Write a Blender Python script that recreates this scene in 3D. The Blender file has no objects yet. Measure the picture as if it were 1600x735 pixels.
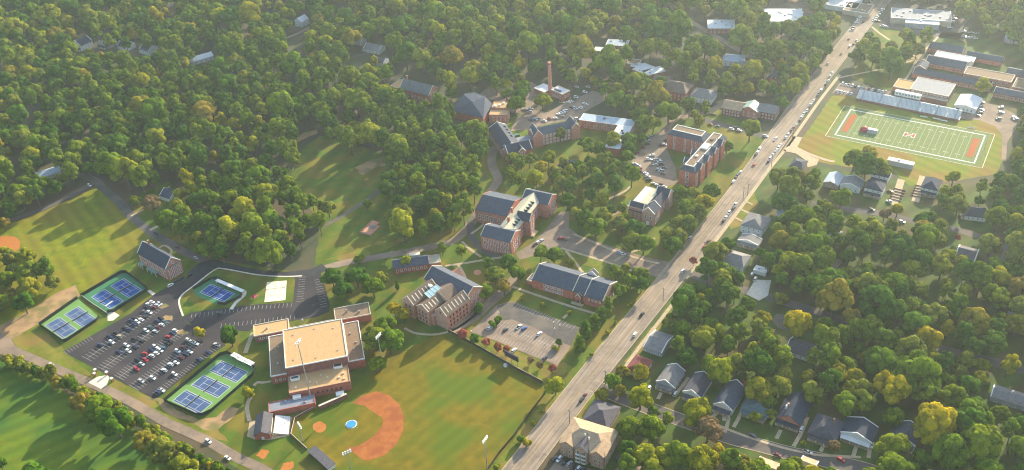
import bpy, bmesh, math, random
import numpy as np
from mathutils import Vector, Matrix
random.seed(7)
R = math.radians
S = bpy.context.scene
C = S.collection
# ------------------------------------------------------------------ camera, world, sun, exposure
CAMH, PITCH, ROLL, FPX = 426.946, R(34.92582), R(-3.9724765), 1541.1129
_F = Vector((0, math.cos(PITCH), -math.sin(PITCH)))
_X = Vector((1, 0, 0)); _U = _X.cross(_F)
CR = math.cos(ROLL)*_X + math.sin(ROLL)*_U
CU = -math.sin(ROLL)*_X + math.cos(ROLL)*_U
cam_data = bpy.data.cameras.new('camera')
cam_data.sensor_width = 36.0; cam_data.lens = FPX/1600*36
cam_data.clip_start = 1; cam_data.clip_end = 12000
cam = bpy.data.objects.new('camera', cam_data); C.objects.link(cam)
M3 = Matrix((CR, CU, -_F)).transposed()
cam.matrix_world = Matrix.Translation((0, 0, CAMH)) @ M3.to_4x4()
S.camera = cam
def P(x, y, z=0.0):
    """the point at height z seen at photograph pixel (x, y)"""
    d = _F + CR*((x-800)/FPX) - CU*((y-367.5)/FPX)
    t = (z-CAMH)/d.z
    return Vector((d.x*t, d.y*t, z))
def proj(v):
    d = Vector((v[0], v[1], v[2]-CAMH)); z = d.dot(_F)
    return 800+FPX*d.dot(CR)/z, 367.5-FPX*d.dot(CU)/z
SUN_AZ, SUN_EL = R(54), R(20.5)
w = bpy.data.worlds.new('World'); S.world = w; w.use_nodes = True
nt = w.node_tree; bg = nt.nodes['Background']
sky = nt.nodes.new('ShaderNodeTexSky'); sky.sky_type = 'NISHITA'; sky.sun_disc = False
sky.sun_elevation = SUN_EL; sky.sun_rotation = R(90)-SUN_AZ; sky.air_density = 1.3; sky.dust_density = 1.5
nt.links.new(sky.outputs[0], bg.inputs[0]); bg.inputs[1].default_value = 0.15
sd = bpy.data.lights.new('sun', 'SUN'); sd.energy = 5.0; sd.angle = R(0.5); sd.color = (1.0, 0.87, 0.62)
sun = bpy.data.objects.new('sun', sd); C.objects.link(sun)
sdir = Vector((math.cos(SUN_AZ)*math.cos(SUN_EL), math.sin(SUN_AZ)*math.cos(SUN_EL), math.sin(SUN_EL)))
sun.rotation_euler = sdir.to_track_quat('Z', 'Y').to_euler(); sun.location = (0, 0, 300)
S.view_settings.view_transform = 'Standard'; S.view_settings.look = 'None'
S.view_settings.gamma = 1.0; S.view_settings.use_curve_mapping = False
S.view_settings.exposure = 1.33
S.cycles.max_bounces = 6; S.cycles.diffuse_bounces = 3; S.cycles.transmission_bounces = 4; S.cycles.transparent_max_bounces = 4
S.cycles.volume_bounces = 1; S.cycles.filter_width = 1.1; S.cycles.use_denoising = True; S.cycles.denoising_input_passes = 'RGB_ALBEDO_NORMAL'; S.cycles.denoising_prefilter = 'ACCURATE'
HAZE = 0.000088
# ------------------------------------------------------------------ materials
MT = {}
def mat(name, col, rough=0.8, col2=None, sc=0.2, col3=None, sc3=0.03, bump=0.0, spec=0.5, metal=0.0, amt=0.25, trans=0.0, rnd=0.0, streak=None, mow=None):
    """procedural material: base colour broken up by two noises of its own tones"""
    m = bpy.data.materials.new(name); m.use_nodes = True; MT[name] = m
    t = m.node_tree; N = t.nodes; L = t.links; b = N['Principled BSDF']
    b.inputs['Roughness'].default_value = rough; b.inputs['Metallic'].default_value = metal
    b.inputs['Specular IOR Level'].default_value = spec
    if col2 is None: col2 = tuple(c*(1-amt) for c in col)
    geo = N.new('ShaderNodeNewGeometry')
    n1 = N.new('ShaderNodeTexNoise'); n1.inputs['Scale'].default_value = sc; n1.inputs['Detail'].default_value = 5
    n1.inputs['Roughness'].default_value = 0.65
    L.new(geo.outputs['Position'], n1.inputs['Vector'])
    r1 = N.new('ShaderNodeValToRGB'); r1.color_ramp.elements[0].position = 0.40; r1.color_ramp.elements[1].position = 0.60
    r1.color_ramp.elements[0].color = (*col, 1); r1.color_ramp.elements[1].color = (*col2, 1)
    L.new(n1.outputs['Fac'], r1.inputs['Fac']); out = r1.outputs['Color']
    if col3 is not None:
        n2 = N.new('ShaderNodeTexNoise'); n2.inputs['Scale'].default_value = sc3; n2.inputs['Detail'].default_value = 4
        L.new(geo.outputs['Position'], n2.inputs['Vector'])
        r2 = N.new('ShaderNodeValToRGB'); r2.color_ramp.elements[0].position = 0.46; r2.color_ramp.elements[1].position = 0.62
        L.new(n2.outputs['Fac'], r2.inputs['Fac'])
        mx = N.new('ShaderNodeMixRGB'); L.new(r2.outputs['Color'], mx.inputs[0]); L.new(out, mx.inputs[1])
        mx.inputs[2].default_value = (*col3, 1); out = mx.outputs[0]
    if rnd:
        oi = N.new('ShaderNodeObjectInfo'); hs = N.new('ShaderNodeHueSaturation')
        mr = N.new('ShaderNodeMapRange'); mr.inputs[3].default_value = 1-rnd; mr.inputs[4].default_value = 1+rnd
        L.new(oi.outputs['Random'], mr.inputs[0]); L.new(mr.outputs[0], hs.inputs['Value']); L.new(out, hs.inputs['Color']); out = hs.outputs[0]
    if mow is not None:
        mp = N.new('ShaderNodeMapping'); mp.inputs['Rotation'].default_value = (0, 0, R(mow[0]))
        wv = N.new('ShaderNodeTexWave'); wv.inputs['Scale'].default_value = 0.314/mow[1]*.5; wv.inputs['Distortion'].default_value = 1.2; wv.inputs['Detail Scale'].default_value = 0.3
        h4 = N.new('ShaderNodeHueSaturation'); m4 = N.new('ShaderNodeMapRange'); m4.inputs[3].default_value = 1-mow[2]; m4.inputs[4].default_value = 1+mow[2]
        n4 = N.new('ShaderNodeTexNoise'); n4.inputs['Scale'].default_value = 0.9; n4.inputs['Detail'].default_value = 6; n4.inputs['Roughness'].default_value = 0.8; L.new(geo.outputs['Position'], n4.inputs['Vector'])
        a4 = N.new('ShaderNodeMath'); a4.operation = 'MULTIPLY_ADD'; a4.inputs[1].default_value = 2.4; L.new(n4.outputs['Fac'], a4.inputs[0]); a5 = N.new('ShaderNodeMath'); a5.operation = 'SUBTRACT'; L.new(a4.outputs[0], a5.inputs[0]); a5.inputs[1].default_value = 1.2; L.new(wv.outputs['Fac'], a4.inputs[2])
        L.new(geo.outputs['Position'], mp.inputs[0]); L.new(mp.outputs[0], wv.inputs['Vector']); L.new(a5.outputs[0], m4.inputs[0]); m4.clamp = False; L.new(m4.outputs[0], h4.inputs['Value']); L.new(out, h4.inputs['Color']); out = h4.outputs[0]
    if streak is not None:
        mp = N.new('ShaderNodeMapping'); mp.vector_type = 'TEXTURE'; mp.inputs['Rotation'].default_value = (0, 0, R(streak)); mp.inputs['Scale'].default_value = (60, 1.1, 1)
        n3 = N.new('ShaderNodeTexNoise'); n3.inputs['Scale'].default_value = 1.0; n3.inputs['Detail'].default_value = 4
        L.new(geo.outputs['Position'], mp.inputs[0]); L.new(mp.outputs[0], n3.inputs['Vector'])
        h3 = N.new('ShaderNodeHueSaturation'); m3 = N.new('ShaderNodeMapRange'); m3.inputs[1].default_value = 0.35; m3.inputs[2].default_value = 0.65; m3.inputs[3].default_value = 0.74; m3.inputs[4].default_value = 1.2
        L.new(n3.outputs['Fac'], m3.inputs[0]); L.new(m3.outputs[0], h3.inputs['Value']); L.new(out, h3.inputs['Color']); out = h3.outputs[0]
    L.new(out, b.inputs['Base Color'])
    if bump:
        bp = N.new('ShaderNodeBump'); bp.inputs['Strength'].default_value = bump; bp.inputs['Distance'].default_value = 0.3
        nb = N.new('ShaderNodeTexNoise'); nb.inputs['Scale'].default_value = 3.0; nb.inputs['Detail'].default_value = 3
        L.new(geo.outputs['Position'], nb.inputs['Vector']); L.new(nb.outputs['Fac'], bp.inputs['Height']); L.new(bp.outputs[0], b.inputs['Normal'])
    return m
def brickmat(name, c1, c2, mortar):
    m = bpy.data.materials.new(name); m.use_nodes = True; MT[name] = m
    t = m.node_tree; N = t.nodes; L = t.links; b = N['Principled BSDF']; b.inputs['Roughness'].default_value = 0.85
    tc = N.new('ShaderNodeTexCoord'); mp = N.new('ShaderNodeMapping'); mp.inputs['Rotation'].default_value = (R(90), 0, 0)
    br = N.new('ShaderNodeTexBrick'); br.inputs['Scale'].default_value = 3.0
    br.inputs['Color1'].default_value = (*c1, 1); br.inputs['Color2'].default_value = (*c2, 1); br.inputs['Mortar'].default_value = (*mortar, 1)
    br.inputs['Mortar Size'].default_value = 0.012
    L.new(tc.outputs['Object'], mp.inputs[0]); L.new(mp.outputs[0], br.inputs['Vector'])
    n = N.new('ShaderNodeTexNoise'); n.inputs['Scale'].default_value = 0.5; n.inputs['Detail'].default_value = 6
    geo = N.new('ShaderNodeNewGeometry'); L.new(geo.outputs['Position'], n.inputs['Vector'])
    hs = N.new('ShaderNodeHueSaturation'); mr = N.new('ShaderNodeMapRange'); mr.inputs[1].default_value = 0.3; mr.inputs[2].default_value = 0.7
    mr.inputs[3].default_value = 0.75; mr.inputs[4].default_value = 1.2
    L.new(n.outputs['Fac'], mr.inputs[0]); L.new(mr.outputs[0], hs.inputs['Value']); L.new(br.outputs['Color'], hs.inputs['Color'])
    L.new(hs.outputs[0], b.inputs['Base Color'])
def roofmat(name, c, rough=0.55, spec=0.4, wsc=2.2, amt=0.35):
    """shingles or slates: fine courses, streaks and patched tones"""
    m = bpy.data.materials.new(name); m.use_nodes = True; MT[name] = m
    t = m.node_tree; N = t.nodes; L = t.links; b = N['Principled BSDF']; b.inputs['Roughness'].default_value = rough
    b.inputs['Specular IOR Level'].default_value = spec
    geo = N.new('ShaderNodeNewGeometry')
    n = N.new('ShaderNodeTexNoise'); n.inputs['Scale'].default_value = 0.35; n.inputs['Detail'].default_value = 7; n.inputs['Roughness'].default_value = 0.7
    L.new(geo.outputs['Position'], n.inputs['Vector'])
    v = N.new('ShaderNodeTexVoronoi'); v.inputs['Scale'].default_value = 1.6; L.new(geo.outputs['Position'], v.inputs['Vector'])
    wv = N.new('ShaderNodeTexWave'); wv.bands_direction = 'Z'; wv.inputs['Scale'].default_value = wsc; wv.inputs['Distortion'].default_value = 0.6
    L.new(geo.outputs['Position'], wv.inputs['Vector'])
    ad = N.new('ShaderNodeMath'); ad.operation = 'MULTIPLY_ADD'; L.new(wv.outputs['Fac'], ad.inputs[0]); ad.inputs[1].default_value = 0.22; L.new(n.outputs['Fac'], ad.inputs[2])
    a2 = N.new('ShaderNodeMath'); a2.operation = 'MULTIPLY_ADD'; L.new(v.outputs['Color'], a2.inputs[0]); a2.inputs[1].default_value = 0.22; L.new(ad.outputs[0], a2.inputs[2])
    mr = N.new('ShaderNodeMapRange'); mr.inputs[1].default_value = 0.4; mr.inputs[2].default_value = 1.0; mr.inputs[3].default_value = 1+amt; mr.inputs[4].default_value = 1-amt
    L.new(a2.outputs[0], mr.inputs[0])
    hs = N.new('ShaderNodeHueSaturation'); hs.inputs['Color'].default_value = (*c, 1); L.new(mr.outputs[0], hs.inputs['Value']); L.new(hs.outputs[0], b.inputs['Base Color'])
    bp = N.new('ShaderNodeBump'); bp.inputs['Strength'].default_value = 0.3; bp.inputs['Distance'].default_value = 0.1
    L.new(a2.outputs[0], bp.inputs['Height']); L.new(bp.outputs[0], b.inputs['Normal'])
def leafmat(name, stops, tr=0.35):
    """foliage: the tree's own tone picked per tree, small differences leaf by leaf"""
    m = bpy.data.materials.new(name); m.use_nodes = True; MT[name] = m
    t = m.node_tree; N = t.nodes; L = t.links; b = N['Principled BSDF']; b.inputs['Roughness'].default_value = 0.85
    b.inputs['Specular IOR Level'].default_value = 0.06
    oi = N.new('ShaderNodeObjectInfo'); rp = N.new('ShaderNodeValToRGB'); e = rp.color_ramp.elements
    e[0].position, e[1].position = stops[0][0], stops[-1][0]; e[0].color = (*stops[0][1], 1); e[1].color = (*stops[-1][1], 1)
    for p, c in stops[1:-1]:
        q = e.new(p); q.color = (*c, 1)
    L.new(oi.outputs['Random'], rp.inputs[0])
    at = N.new('ShaderNodeAttribute'); at.attribute_name = 'tone'
    hs = N.new('ShaderNodeHueSaturation'); L.new(rp.outputs[0], hs.inputs['Color'])
    mr = N.new('ShaderNodeMapRange'); mr.inputs[3].default_value = 0.5; mr.inputs[4].default_value = 1.6
    mh = N.new('ShaderNodeMapRange'); mh.inputs[3].default_value = 0.515; mh.inputs[4].default_value = 0.485
    L.new(at.outputs['Fac'], mr.inputs[0]); L.new(mr.outputs[0], hs.inputs['Value'])
    L.new(at.outputs['Fac'], mh.inputs[0]); L.new(mh.outputs[0], hs.inputs['Hue'])
    L.new(hs.outputs[0], b.inputs['Base Color'])
    ts = N.new('ShaderNodeBsdfTranslucent'); L.new(hs.outputs[0], ts.inputs['Color'])
    mx = N.new('ShaderNodeMixShader'); mx.inputs[0].default_value = tr
    L.new(b.outputs[0], mx.inputs[1]); L.new(ts.outputs[0], mx.inputs[2]); L.new(mx.outputs[0], N['Material Output'].inputs[0])
mat('floor_earth', (0.035, 0.05, 0.018), 0.95, (0.05, 0.055, 0.02), 0.08, (0.085, 0.06, 0.03), 0.02, bump=0.3)
mat('field_grass', (0.19, 0.19, 0.008), 0.9, (0.12, 0.155, 0.008), 0.15, (0.18, 0.15, 0.018), 0.018, bump=0.25, spec=0.1, mow=(-34, 5, 0.1))
mat('soccer_grass', (0.085, 0.15, 0.012), 0.9, (0.13, 0.165, 0.012), 0.12, (0.05, 0.12, 0.02), 0.03, bump=0.25, spec=0.1, mow=(60, 5, 0.1))
mat('ball_grass', (0.172, 0.128, 0.010), 0.9, (0.125, 0.108, 0.008), 0.13, (0.085, 0.12, 0.008), 0.03, bump=0.25, spec=0.1, mow=(45, 4, 0.06))
mat('campus_grass', (0.065, 0.12, 0.012), 0.9, (0.105, 0.13, 0.014), 0.15, (0.16, 0.13, 0.02), 0.04, bump=0.25, spec=0.1, mow=(20, 8, 0.14))
mat('yard_grass', (0.045, 0.09, 0.012), 0.9, (0.07, 0.10, 0.014), 0.1, (0.085, 0.07, 0.025), 0.04, bump=0.25, spec=0.2, mow=(56, 7, 0.16))
mat('verge_grass', (0.16, 0.17, 0.018), 0.9, (0.11, 0.14, 0.016), 0.2, (0.22, 0.15, 0.04), 0.06, bump=0.2, spec=0.1, mow=(-34, 9, 0.12))
mat('stadium_grass', (0.14, 0.18, 0.016), 0.9, (0.18, 0.18, 0.02), 0.12, (0.21, 0.14, 0.03), 0.03, bump=0.2, spec=0.1, mow=(-34, 5, 0.08))
mat('turf', (0.12, 0.17, 0.055), 0.9, (0.15, 0.18, 0.065), 0.25, spec=0.15)
mat('clay', (0.31, 0.10, 0.028), 0.95, (0.36, 0.13, 0.04), 0.3, (0.27, 0.085, 0.032), 0.12, spec=0.1)
mat('orange_clay', (0.44, 0.165, 0.04), 0.95, (0.38, 0.14, 0.04), 0.5, spec=0.1)
mat('bare_dirt', (0.36, 0.22, 0.10), 0.95, (0.26, 0.16, 0.08), 0.12, (0.16, 0.14, 0.04), 0.06)
mat('avenue_asphalt', (0.27, 0.212, 0.163), 0.9, (0.215, 0.172, 0.137), 0.3, (0.31, 0.24, 0.185), 0.05, spec=0.15, streak=55.6)
mat('road_asphalt', (0.115, 0.1, 0.092), 0.9, (0.09, 0.082, 0.08), 0.3, (0.15, 0.125, 0.105), 0.05, spec=0.15)
mat('new_asphalt', (0.035, 0.037, 0.045), 0.9, (0.05, 0.05, 0.055), 0.2, spec=0.15)
mat('lot_asphalt', (0.042, 0.037, 0.044), 0.9, (0.033, 0.03, 0.038), 0.2, (0.055, 0.047, 0.051), 0.05, spec=0.15)
mat('tan_asphalt', (0.235, 0.175, 0.13), 0.9, (0.18, 0.138, 0.112), 0.25, (0.28, 0.205, 0.15), 0.06, spec=0.15)
mat('concrete', (0.48, 0.37, 0.24), 0.9, (0.38, 0.30, 0.2), 0.4, spec=0.15)
mat('white_concrete', (0.66, 0.6, 0.5), 0.9, (0.56, 0.5, 0.42), 0.4, spec=0.15)
mat('sand_slab', (0.8, 0.74, 0.56), 0.95, (0.66, 0.6, 0.44), 0.35, spec=0.1)
mat('plaza_brick', (0.48, 0.22, 0.13), 0.85, (0.40, 0.18, 0.11), 0.5)
mat('line_white', (0.75, 0.75, 0.72), 0.8, amt=0.2, spec=0.2)
mat('road_paint', (0.32, 0.27, 0.215), 0.9, amt=0.4, sc=0.5, spec=0.1)
mat('lot_line', (0.42, 0.40, 0.37), 0.8, amt=0.3, sc=1.0)
mat('field_paint', (0.34, 0.38, 0.22), 0.8, amt=0.2)
mat('line_yellow', (0.33, 0.22, 0.085), 0.9, amt=0.2)
mat('court_green', (0.13, 0.26, 0.07), 0.9, (0.15, 0.28, 0.085), 0.2, spec=0.15)
mat('court_dark_green', (0.045, 0.17, 0.085), 0.9, (0.055, 0.19, 0.095), 0.2, spec=0.15)
mat('court_blue', (0.048, 0.09, 0.20), 0.9, (0.06, 0.105, 0.21), 0.2, spec=0.15)
mat('court_deep_blue', (0.016, 0.062, 0.23), 0.9, (0.022, 0.078, 0.25), 0.2, spec=0.15)
mat('endzone_orange', (0.37, 0.115, 0.045), 0.95, (0.31, 0.11, 0.045), 0.4, spec=0.1)
brickmat('brick_red', (0.46, 0.12, 0.07), (0.34, 0.085, 0.055), (0.38, 0.22, 0.18))
brickmat('brick_pink', (0.50, 0.185, 0.12), (0.41, 0.145, 0.095), (0.45, 0.34, 0.28))
brickmat('brick_dark', (0.25, 0.075, 0.06), (0.18, 0.055, 0.05), (0.28, 0.2, 0.17))
brickmat('brick_tan', (0.46, 0.25, 0.17), (0.40, 0.21, 0.14), (0.5, 0.4, 0.32))
roofmat('slate_blue', (0.066, 0.08, 0.112), 0.8, 0.15); roofmat('slate_navy', (0.042, 0.052, 0.08), 0.8, 0.15); roofmat('slate_grey', (0.14, 0.148, 0.16), 0.8, 0.15)
roofmat('shingle_brown', (0.16, 0.115, 0.09), 0.8, 0.2); roofmat('shingle_tan', (0.40, 0.28, 0.18), 0.85, 0.2); roofmat('shingle_grey', (0.19, 0.18, 0.18), 0.8, 0.2)
roofmat('shingle_dark', (0.085, 0.08, 0.098), 0.8, 0.2); roofmat('shingle_red', (0.19, 0.055, 0.05), 0.8, 0.2); roofmat('shingle_teal', (0.08, 0.13, 0.14), 0.7, 0.3)
roofmat('roof_pale', (0.44, 0.41, 0.31), 0.9, 0.08, amt=0.2); roofmat('roof_tan_flat', (0.50, 0.315, 0.155), 0.95, 0.05, 0.01, 0.12); roofmat('roof_brown_flat', (0.21, 0.145, 0.095), 0.9, 0.2, 0.01, 0.2)
roofmat('roof_white', (0.60, 0.62, 0.64), 0.95, 0.05, amt=0.16); roofmat('roof_steel', (0.34, 0.40, 0.46), 0.45, 0.5, amt=0.15); roofmat('seat_blue', (0.66, 0.70, 0.74), 0.6, 0.3, amt=0.1); roofmat('roof_bluewhite', (0.36, 0.43, 0.50), 0.9, 0.08, amt=0.16)
roofmat('roof_grey_flat', (0.20, 0.21, 0.245), 0.8, 0.3, 0.01, 0.2)
mat('trim_white', (0.78, 0.76, 0.72), 0.6, amt=0.12); mat('trim_cream', (0.62, 0.54, 0.42), 0.7, amt=0.15); mat('siding_white', (0.68, 0.68, 0.66), 0.7, amt=0.12)
mat('siding_tan', (0.5, 0.4, 0.3), 0.75, amt=0.15); mat('siding_grey', (0.35, 0.37, 0.4), 0.75, amt=0.15); mat('copper', (0.25, 0.36, 0.3), 0.6, amt=0.2)
mat('glass', (0.03, 0.035, 0.05), 0.15, spec=0.8, amt=0.4, sc=0.8); mat('sky_glass', (0.28, 0.45, 0.5), 0.25, spec=0.8, amt=0.1)
mat('blind_glass', (0.45, 0.42, 0.38), 0.35, (0.12, 0.12, 0.13), 0.6, spec=0.7)
mat('dark_metal', (0.05, 0.05, 0.055), 0.5, metal=0.3); mat('grey_metal', (0.42, 0.43, 0.45), 0.45, metal=0.4); mat('rubber', (0.02, 0.02, 0.02), 0.85)
mat('fence_mesh', (0.018, 0.024, 0.022), 0.8, amt=0.3); mat('fence_brown', (0.06, 0.035, 0.025), 0.85, amt=0.3); mat('wood_pole', (0.12, 0.08, 0.055), 0.9, amt=0.3)
mat('wood_tan', (0.5, 0.36, 0.22), 0.85, amt=0.2); mat('scoreboard_blue', (0.01, 0.014, 0.05), 0.5); mat('tarp_blue', (0.03, 0.27, 0.68), 0.5, amt=0.2, sc=0.6)
mat('bark', (0.10, 0.075, 0.055), 0.95, (0.15, 0.12, 0.1), 1.2, bump=0.4); mat('red_cloth', (0.45, 0.03, 0.06), 0.6); mat('grey_cloth', (0.42, 0.42, 0.45), 0.6)
mat('lamp_glass', (0.85, 0.85, 0.82), 0.3, spec=0.7, amt=0.05); mat('dumpster', (0.02, 0.14, 0.09), 0.6)
for cn, cc in dict(white=(0.8, 0.8, 0.8), silver=(0.5, 0.51, 0.53), black=(0.012, 0.012, 0.015), navy=(0.015, 0.025, 0.09), red=(0.42, 0.01, 0.02), maroon=(0.14, 0.015, 0.02), grey=(0.13, 0.135, 0.15), tan=(0.42, 0.34, 0.24), blue=(0.03, 0.10, 0.34), teal=(0.05, 0.13, 0.16)).items():
    mat('paint_'+cn, cc, 0.28, spec=0.6, amt=0.06)
leafmat('leaf_green', [(0.0, (0.055, 0.145, 0.008)), (0.25, (0.10, 0.195, 0.007)), (0.5, (0.165, 0.235, 0.006)), (0.7, (0.20, 0.22, 0.028)), (0.88, (0.28, 0.30, 0.007)), (1.0, (0.28, 0.21, 0.03))], 0.45)
leafmat('leaf_pine', [(0.0, (0.065, 0.15, 0.012)), (0.5, (0.125, 0.20, 0.01)), (1.0, (0.21, 0.26, 0.01))], 0.42)
leafmat('leaf_yellow', [(0.0, (0.24, 0.29, 0.012)), (0.4, (0.34, 0.33, 0.012)), (0.7, (0.42, 0.34, 0.012)), (1.0, (0.18, 0.26, 0.012))], 0.5)
leafmat('leaf_bright', [(0.0, (0.30, 0.32, 0.008)), (0.4, (0.42, 0.38, 0.008)), (0.7, (0.50, 0.40, 0.008)), (1.0, (0.27, 0.33, 0.008))], 0.5)
leafmat('leaf_red', [(0.0, (0.36, 0.07, 0.06)), (0.5, (0.40, 0.12, 0.08)), (1.0, (0.30, 0.09, 0.045))])
leafmat('leaf_brown', [(0.0, (0.24, 0.15, 0.07)), (1.0, (0.19, 0.14, 0.06))])
# ------------------------------------------------------------------ helpers
def tag(o, label=None, cat=None, group=None, kind=None):
    if label: o['label'] = label
    if cat: o['category'] = cat
    if group: o['group'] = group
    if kind: o['kind'] = kind
    return o
def thing(name, label, cat, loc, rotz=0.0, group=None):
    o = bpy.data.objects.new(name, None); C.objects.link(o); o.empty_display_size = 0.5
    o.location = loc; o.rotation_euler = (0, 0, rotz)
    return tag(o, label, cat, group)
class MB:
    def __init__(s): s.v = []; s.f = []; s.m = []
    def face(s, pts, mi=0):
        n = len(s.v); s.v += [tuple(p) for p in pts]; s.f.append(tuple(range(n, n+len(pts)))); s.m.append(mi); return s
    def prism(s, poly, z0, z1, mi=0, top=None):
        n = len(s.v); k = len(poly)
        s.v += [(p[0], p[1], z0) for p in poly] + [(p[0], p[1], z1) for p in poly]
        s.f.append(tuple(range(n+k, n+2*k))); s.m.append(mi if top is None else top)
        s.f.append(tuple(range(n+k-1, n-1, -1))); s.m.append(mi)
        for i in range(k):
            j = (i+1) % k; s.f.append((n+i, n+j, n+k+j, n+k+i)); s.m.append(mi)
        return s
    def box(s, x0, x1, y0, y1, z0, z1, mi=0): return s.prism([(x0, y0), (x1, y0), (x1, y1), (x0, y1)], z0, z1, mi)
    def hull8(s, a, b, mi=0):
        """a, b: two quads (lists of 4 points) joined to a solid"""
        n = len(s.v); s.v += [tuple(p) for p in a]+[tuple(p) for p in b]
        for q in ((3, 2, 1, 0), (4, 5, 6, 7), (0, 1, 5, 4), (1, 2, 6, 5), (2, 3, 7, 6), (3, 0, 4, 7)):
            s.f.append(tuple(n+i for i in q)); s.m.append(mi)
        return s
    def tube(s, a, b, r0, r1, k=7, mi=0):
        a = Vector(a); b = Vector(b); d = (b-a).normalized(); u = d.orthogonal().normalized(); v = d.cross(u); n = len(s.v)
        for p, r in ((a, r0), (b, r1)):
            for i in range(k):
                t = 2*math.pi*i/k; s.v.append(tuple(p+u*(r*math.cos(t))+v*(r*math.sin(t))))
        for i in range(k):
            j = (i+1) % k; s.f.append((n+i, n+j, n+k+j, n+k+i)); s.m.append(mi)
        s.f.append(tuple(n+i for i in range(k-1, -1, -1))); s.m.append(mi); s.f.append(tuple(n+k+i for i in range(k))); s.m.append(mi)
        return s
    def mesh(s, name, mats):
        me = bpy.data.meshes.new(name); me.from_pydata(s.v, [], s.f)
        for m in (mats if isinstance(mats, (list, tuple)) else [mats]): me.materials.append(MT[m])
        me.polygons.foreach_set('material_index', s.m)
        bm = bmesh.new(); bm.from_mesh(me); bmesh.ops.recalc_face_normals(bm, faces=bm.faces); bm.to_mesh(me); bm.free()
        me.update(); return me
    def build(s, name, mats, parent=None):
        o = bpy.data.objects.new(name, s.mesh(name, mats)); C.objects.link(o)
        if parent: o.parent = parent
        return o
def inst(name, me, parent=None, loc=(0, 0, 0), rz=0.0, sc=None):
    o = bpy.data.objects.new(name, me); C.objects.link(o); o.location = loc; o.rotation_euler = (0, 0, rz)
    if sc: o.scale = sc
    if parent: o.parent = parent
    return o
def sheet(name, pts, m, lv, kind='structure', parent=None, world=False):
    """flat ground patch from photograph pixels (or world points), lv steps of 2 cm above the ground"""
    z = lv*0.02
    v = [Vector((p[0], p[1], z)) if world else P(p[0], p[1], z) for p in pts]
    if not world and ('grass' in m or 'clay' in m or 'dirt' in m):
        q = []; rg = random.Random(len(pts)*7+int(pts[0][0])); jt = .22 if 'clay' in m else .7
        for a, b in zip(v, v[1:]+v[:1]):
            k = max(1, min(40, int((b-a).length/(1.6 if 'clay' in m else 4))))
            q += [a.lerp(b, i/k)+(Vector((rg.uniform(-jt, jt), rg.uniform(-jt, jt), 0))) for i in range(k)]
        v = q
    bm = bmesh.new(); vs = [bm.verts.new(p) for p in v]; f = bm.faces.new(vs); f.normal_update()
    if f.normal.z < 0: f.normal_flip()
    bmesh.ops.triangulate(bm, faces=bm.faces)
    me = bpy.data.meshes.new(name); bm.to_mesh(me); bm.free(); me.materials.append(MT[m])
    o = bpy.data.objects.new(name, me); C.objects.link(o); o['kind'] = kind
    if parent: o.parent = parent
    return o
def smooth(pts, n=6):
    q = [pts[0]]+list(pts)+[pts[-1]]; out = []
    for i in range(1, len(q)-2):
        a, b, c, d = q[i-1], q[i], q[i+1], q[i+2]
        for k in range(n):
            t = k/n; out.append(0.5*((2*b)+(c-a)*t+(2*a-5*b+4*c-d)*t*t+(3*b-a-3*c+d)*t**3))
    out.append(q[-2]); return out
def offset(line, d):
    out = []
    for i, p in enumerate(line):
        t = (line[min(i+1, len(line)-1)]-line[max(i-1, 0)]); t.z = 0; t.normalize()
        out.append(p+Vector((-t.y, t.x, 0))*d)
    return out
def strip(mb, l0, l1, z0, z1=None, mi=0):
    n = len(l0)
    for i in range(n-1):
        q = [(l0[i].x, l0[i].y), (l0[i+1].x, l0[i+1].y), (l1[i+1].x, l1[i+1].y), (l1[i].x, l1[i].y)]
        if z1 is None: mb.face([(x, y, z0) for x, y in q], mi)
        else: mb.prism(q, z0, z1, mi)
    return mb
def road(name, px, wd, m, lv, kerb=False, label=None):
    line = smooth([P(*p) for p in px])
    o = strip(MB(), offset(line, wd/2), offset(line, -wd/2), lv*0.02).build(name, m); o['kind'] = 'structure'
    if kerb:
        for s in (1, -1):
            k = strip(MB(), offset(line, s*wd/2), offset(line, s*(wd/2+0.45)), 0, 0.14).build('kerb', 'concrete'); k['kind'] = 'structure'
    return line
# ------------------------------------------------------------------ the ground and everything laid flat on it
sheet('ground', [(-2900, -900), (2900, -900), (2900, 4800), (-2900, 4800)], 'floor_earth', 0, world=True)
sheet('campus_lawn', [(8, 522), (205, 398), (150, 300), (235, 365), (330, 405), (480, 428), (492, 415), (500, 345), (470, 310), (452, 295), (470, 245), (600, 240), (640, 300), (720, 225), (770, 200), (815, 175), (905, 175), (990, 190), (1045, 190), (1120, 170), (1205, 215), (1100, 360), (1000, 480), (880, 610), (780, 760), (410, 760), (300, 682), (120, 592), (30, 553)], 'campus_grass', 1)
sheet('yard_lawn', [(850, 760), (930, 620), (1030, 490), (1110, 390), (1215, 240), (1290, 262), (1420, 285), (1700, 290), (1700, 800)], 'yard_grass', 1)
sheet('field_lawn', [(-60, 372), (0, 355), (60, 333), (110, 312), (150, 292), (165, 303), (230, 362), (222, 374), (212, 388), (203, 408), (120, 463), (60, 505), (12, 522), (-60, 520)], 'field_grass', 2)
sheet('dirt_track', [(-20, 520), (40, 488), (85, 460), (118, 446), (126, 462), (64, 503), (20, 530), (-10, 535)], 'bare_dirt', 3)
sheet('softball_infield', [(-20, 373), (8, 369), (24, 370), (32, 378), (31, 388), (22, 393), (-20, 393)], 'orange_clay', 3)
sheet('soccer_lawn', [(-160, 545), (0, 562), (60, 590), (190, 658), (330, 738), (345, 860), (-160, 860)], 'soccer_grass', 2)
sheet('road_verge', [(12, 522), (58, 506), (92, 538), (102, 551), (128, 572), (148, 590), (118, 585), (60, 562), (30, 548)], 'verge_grass', 2)
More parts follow.
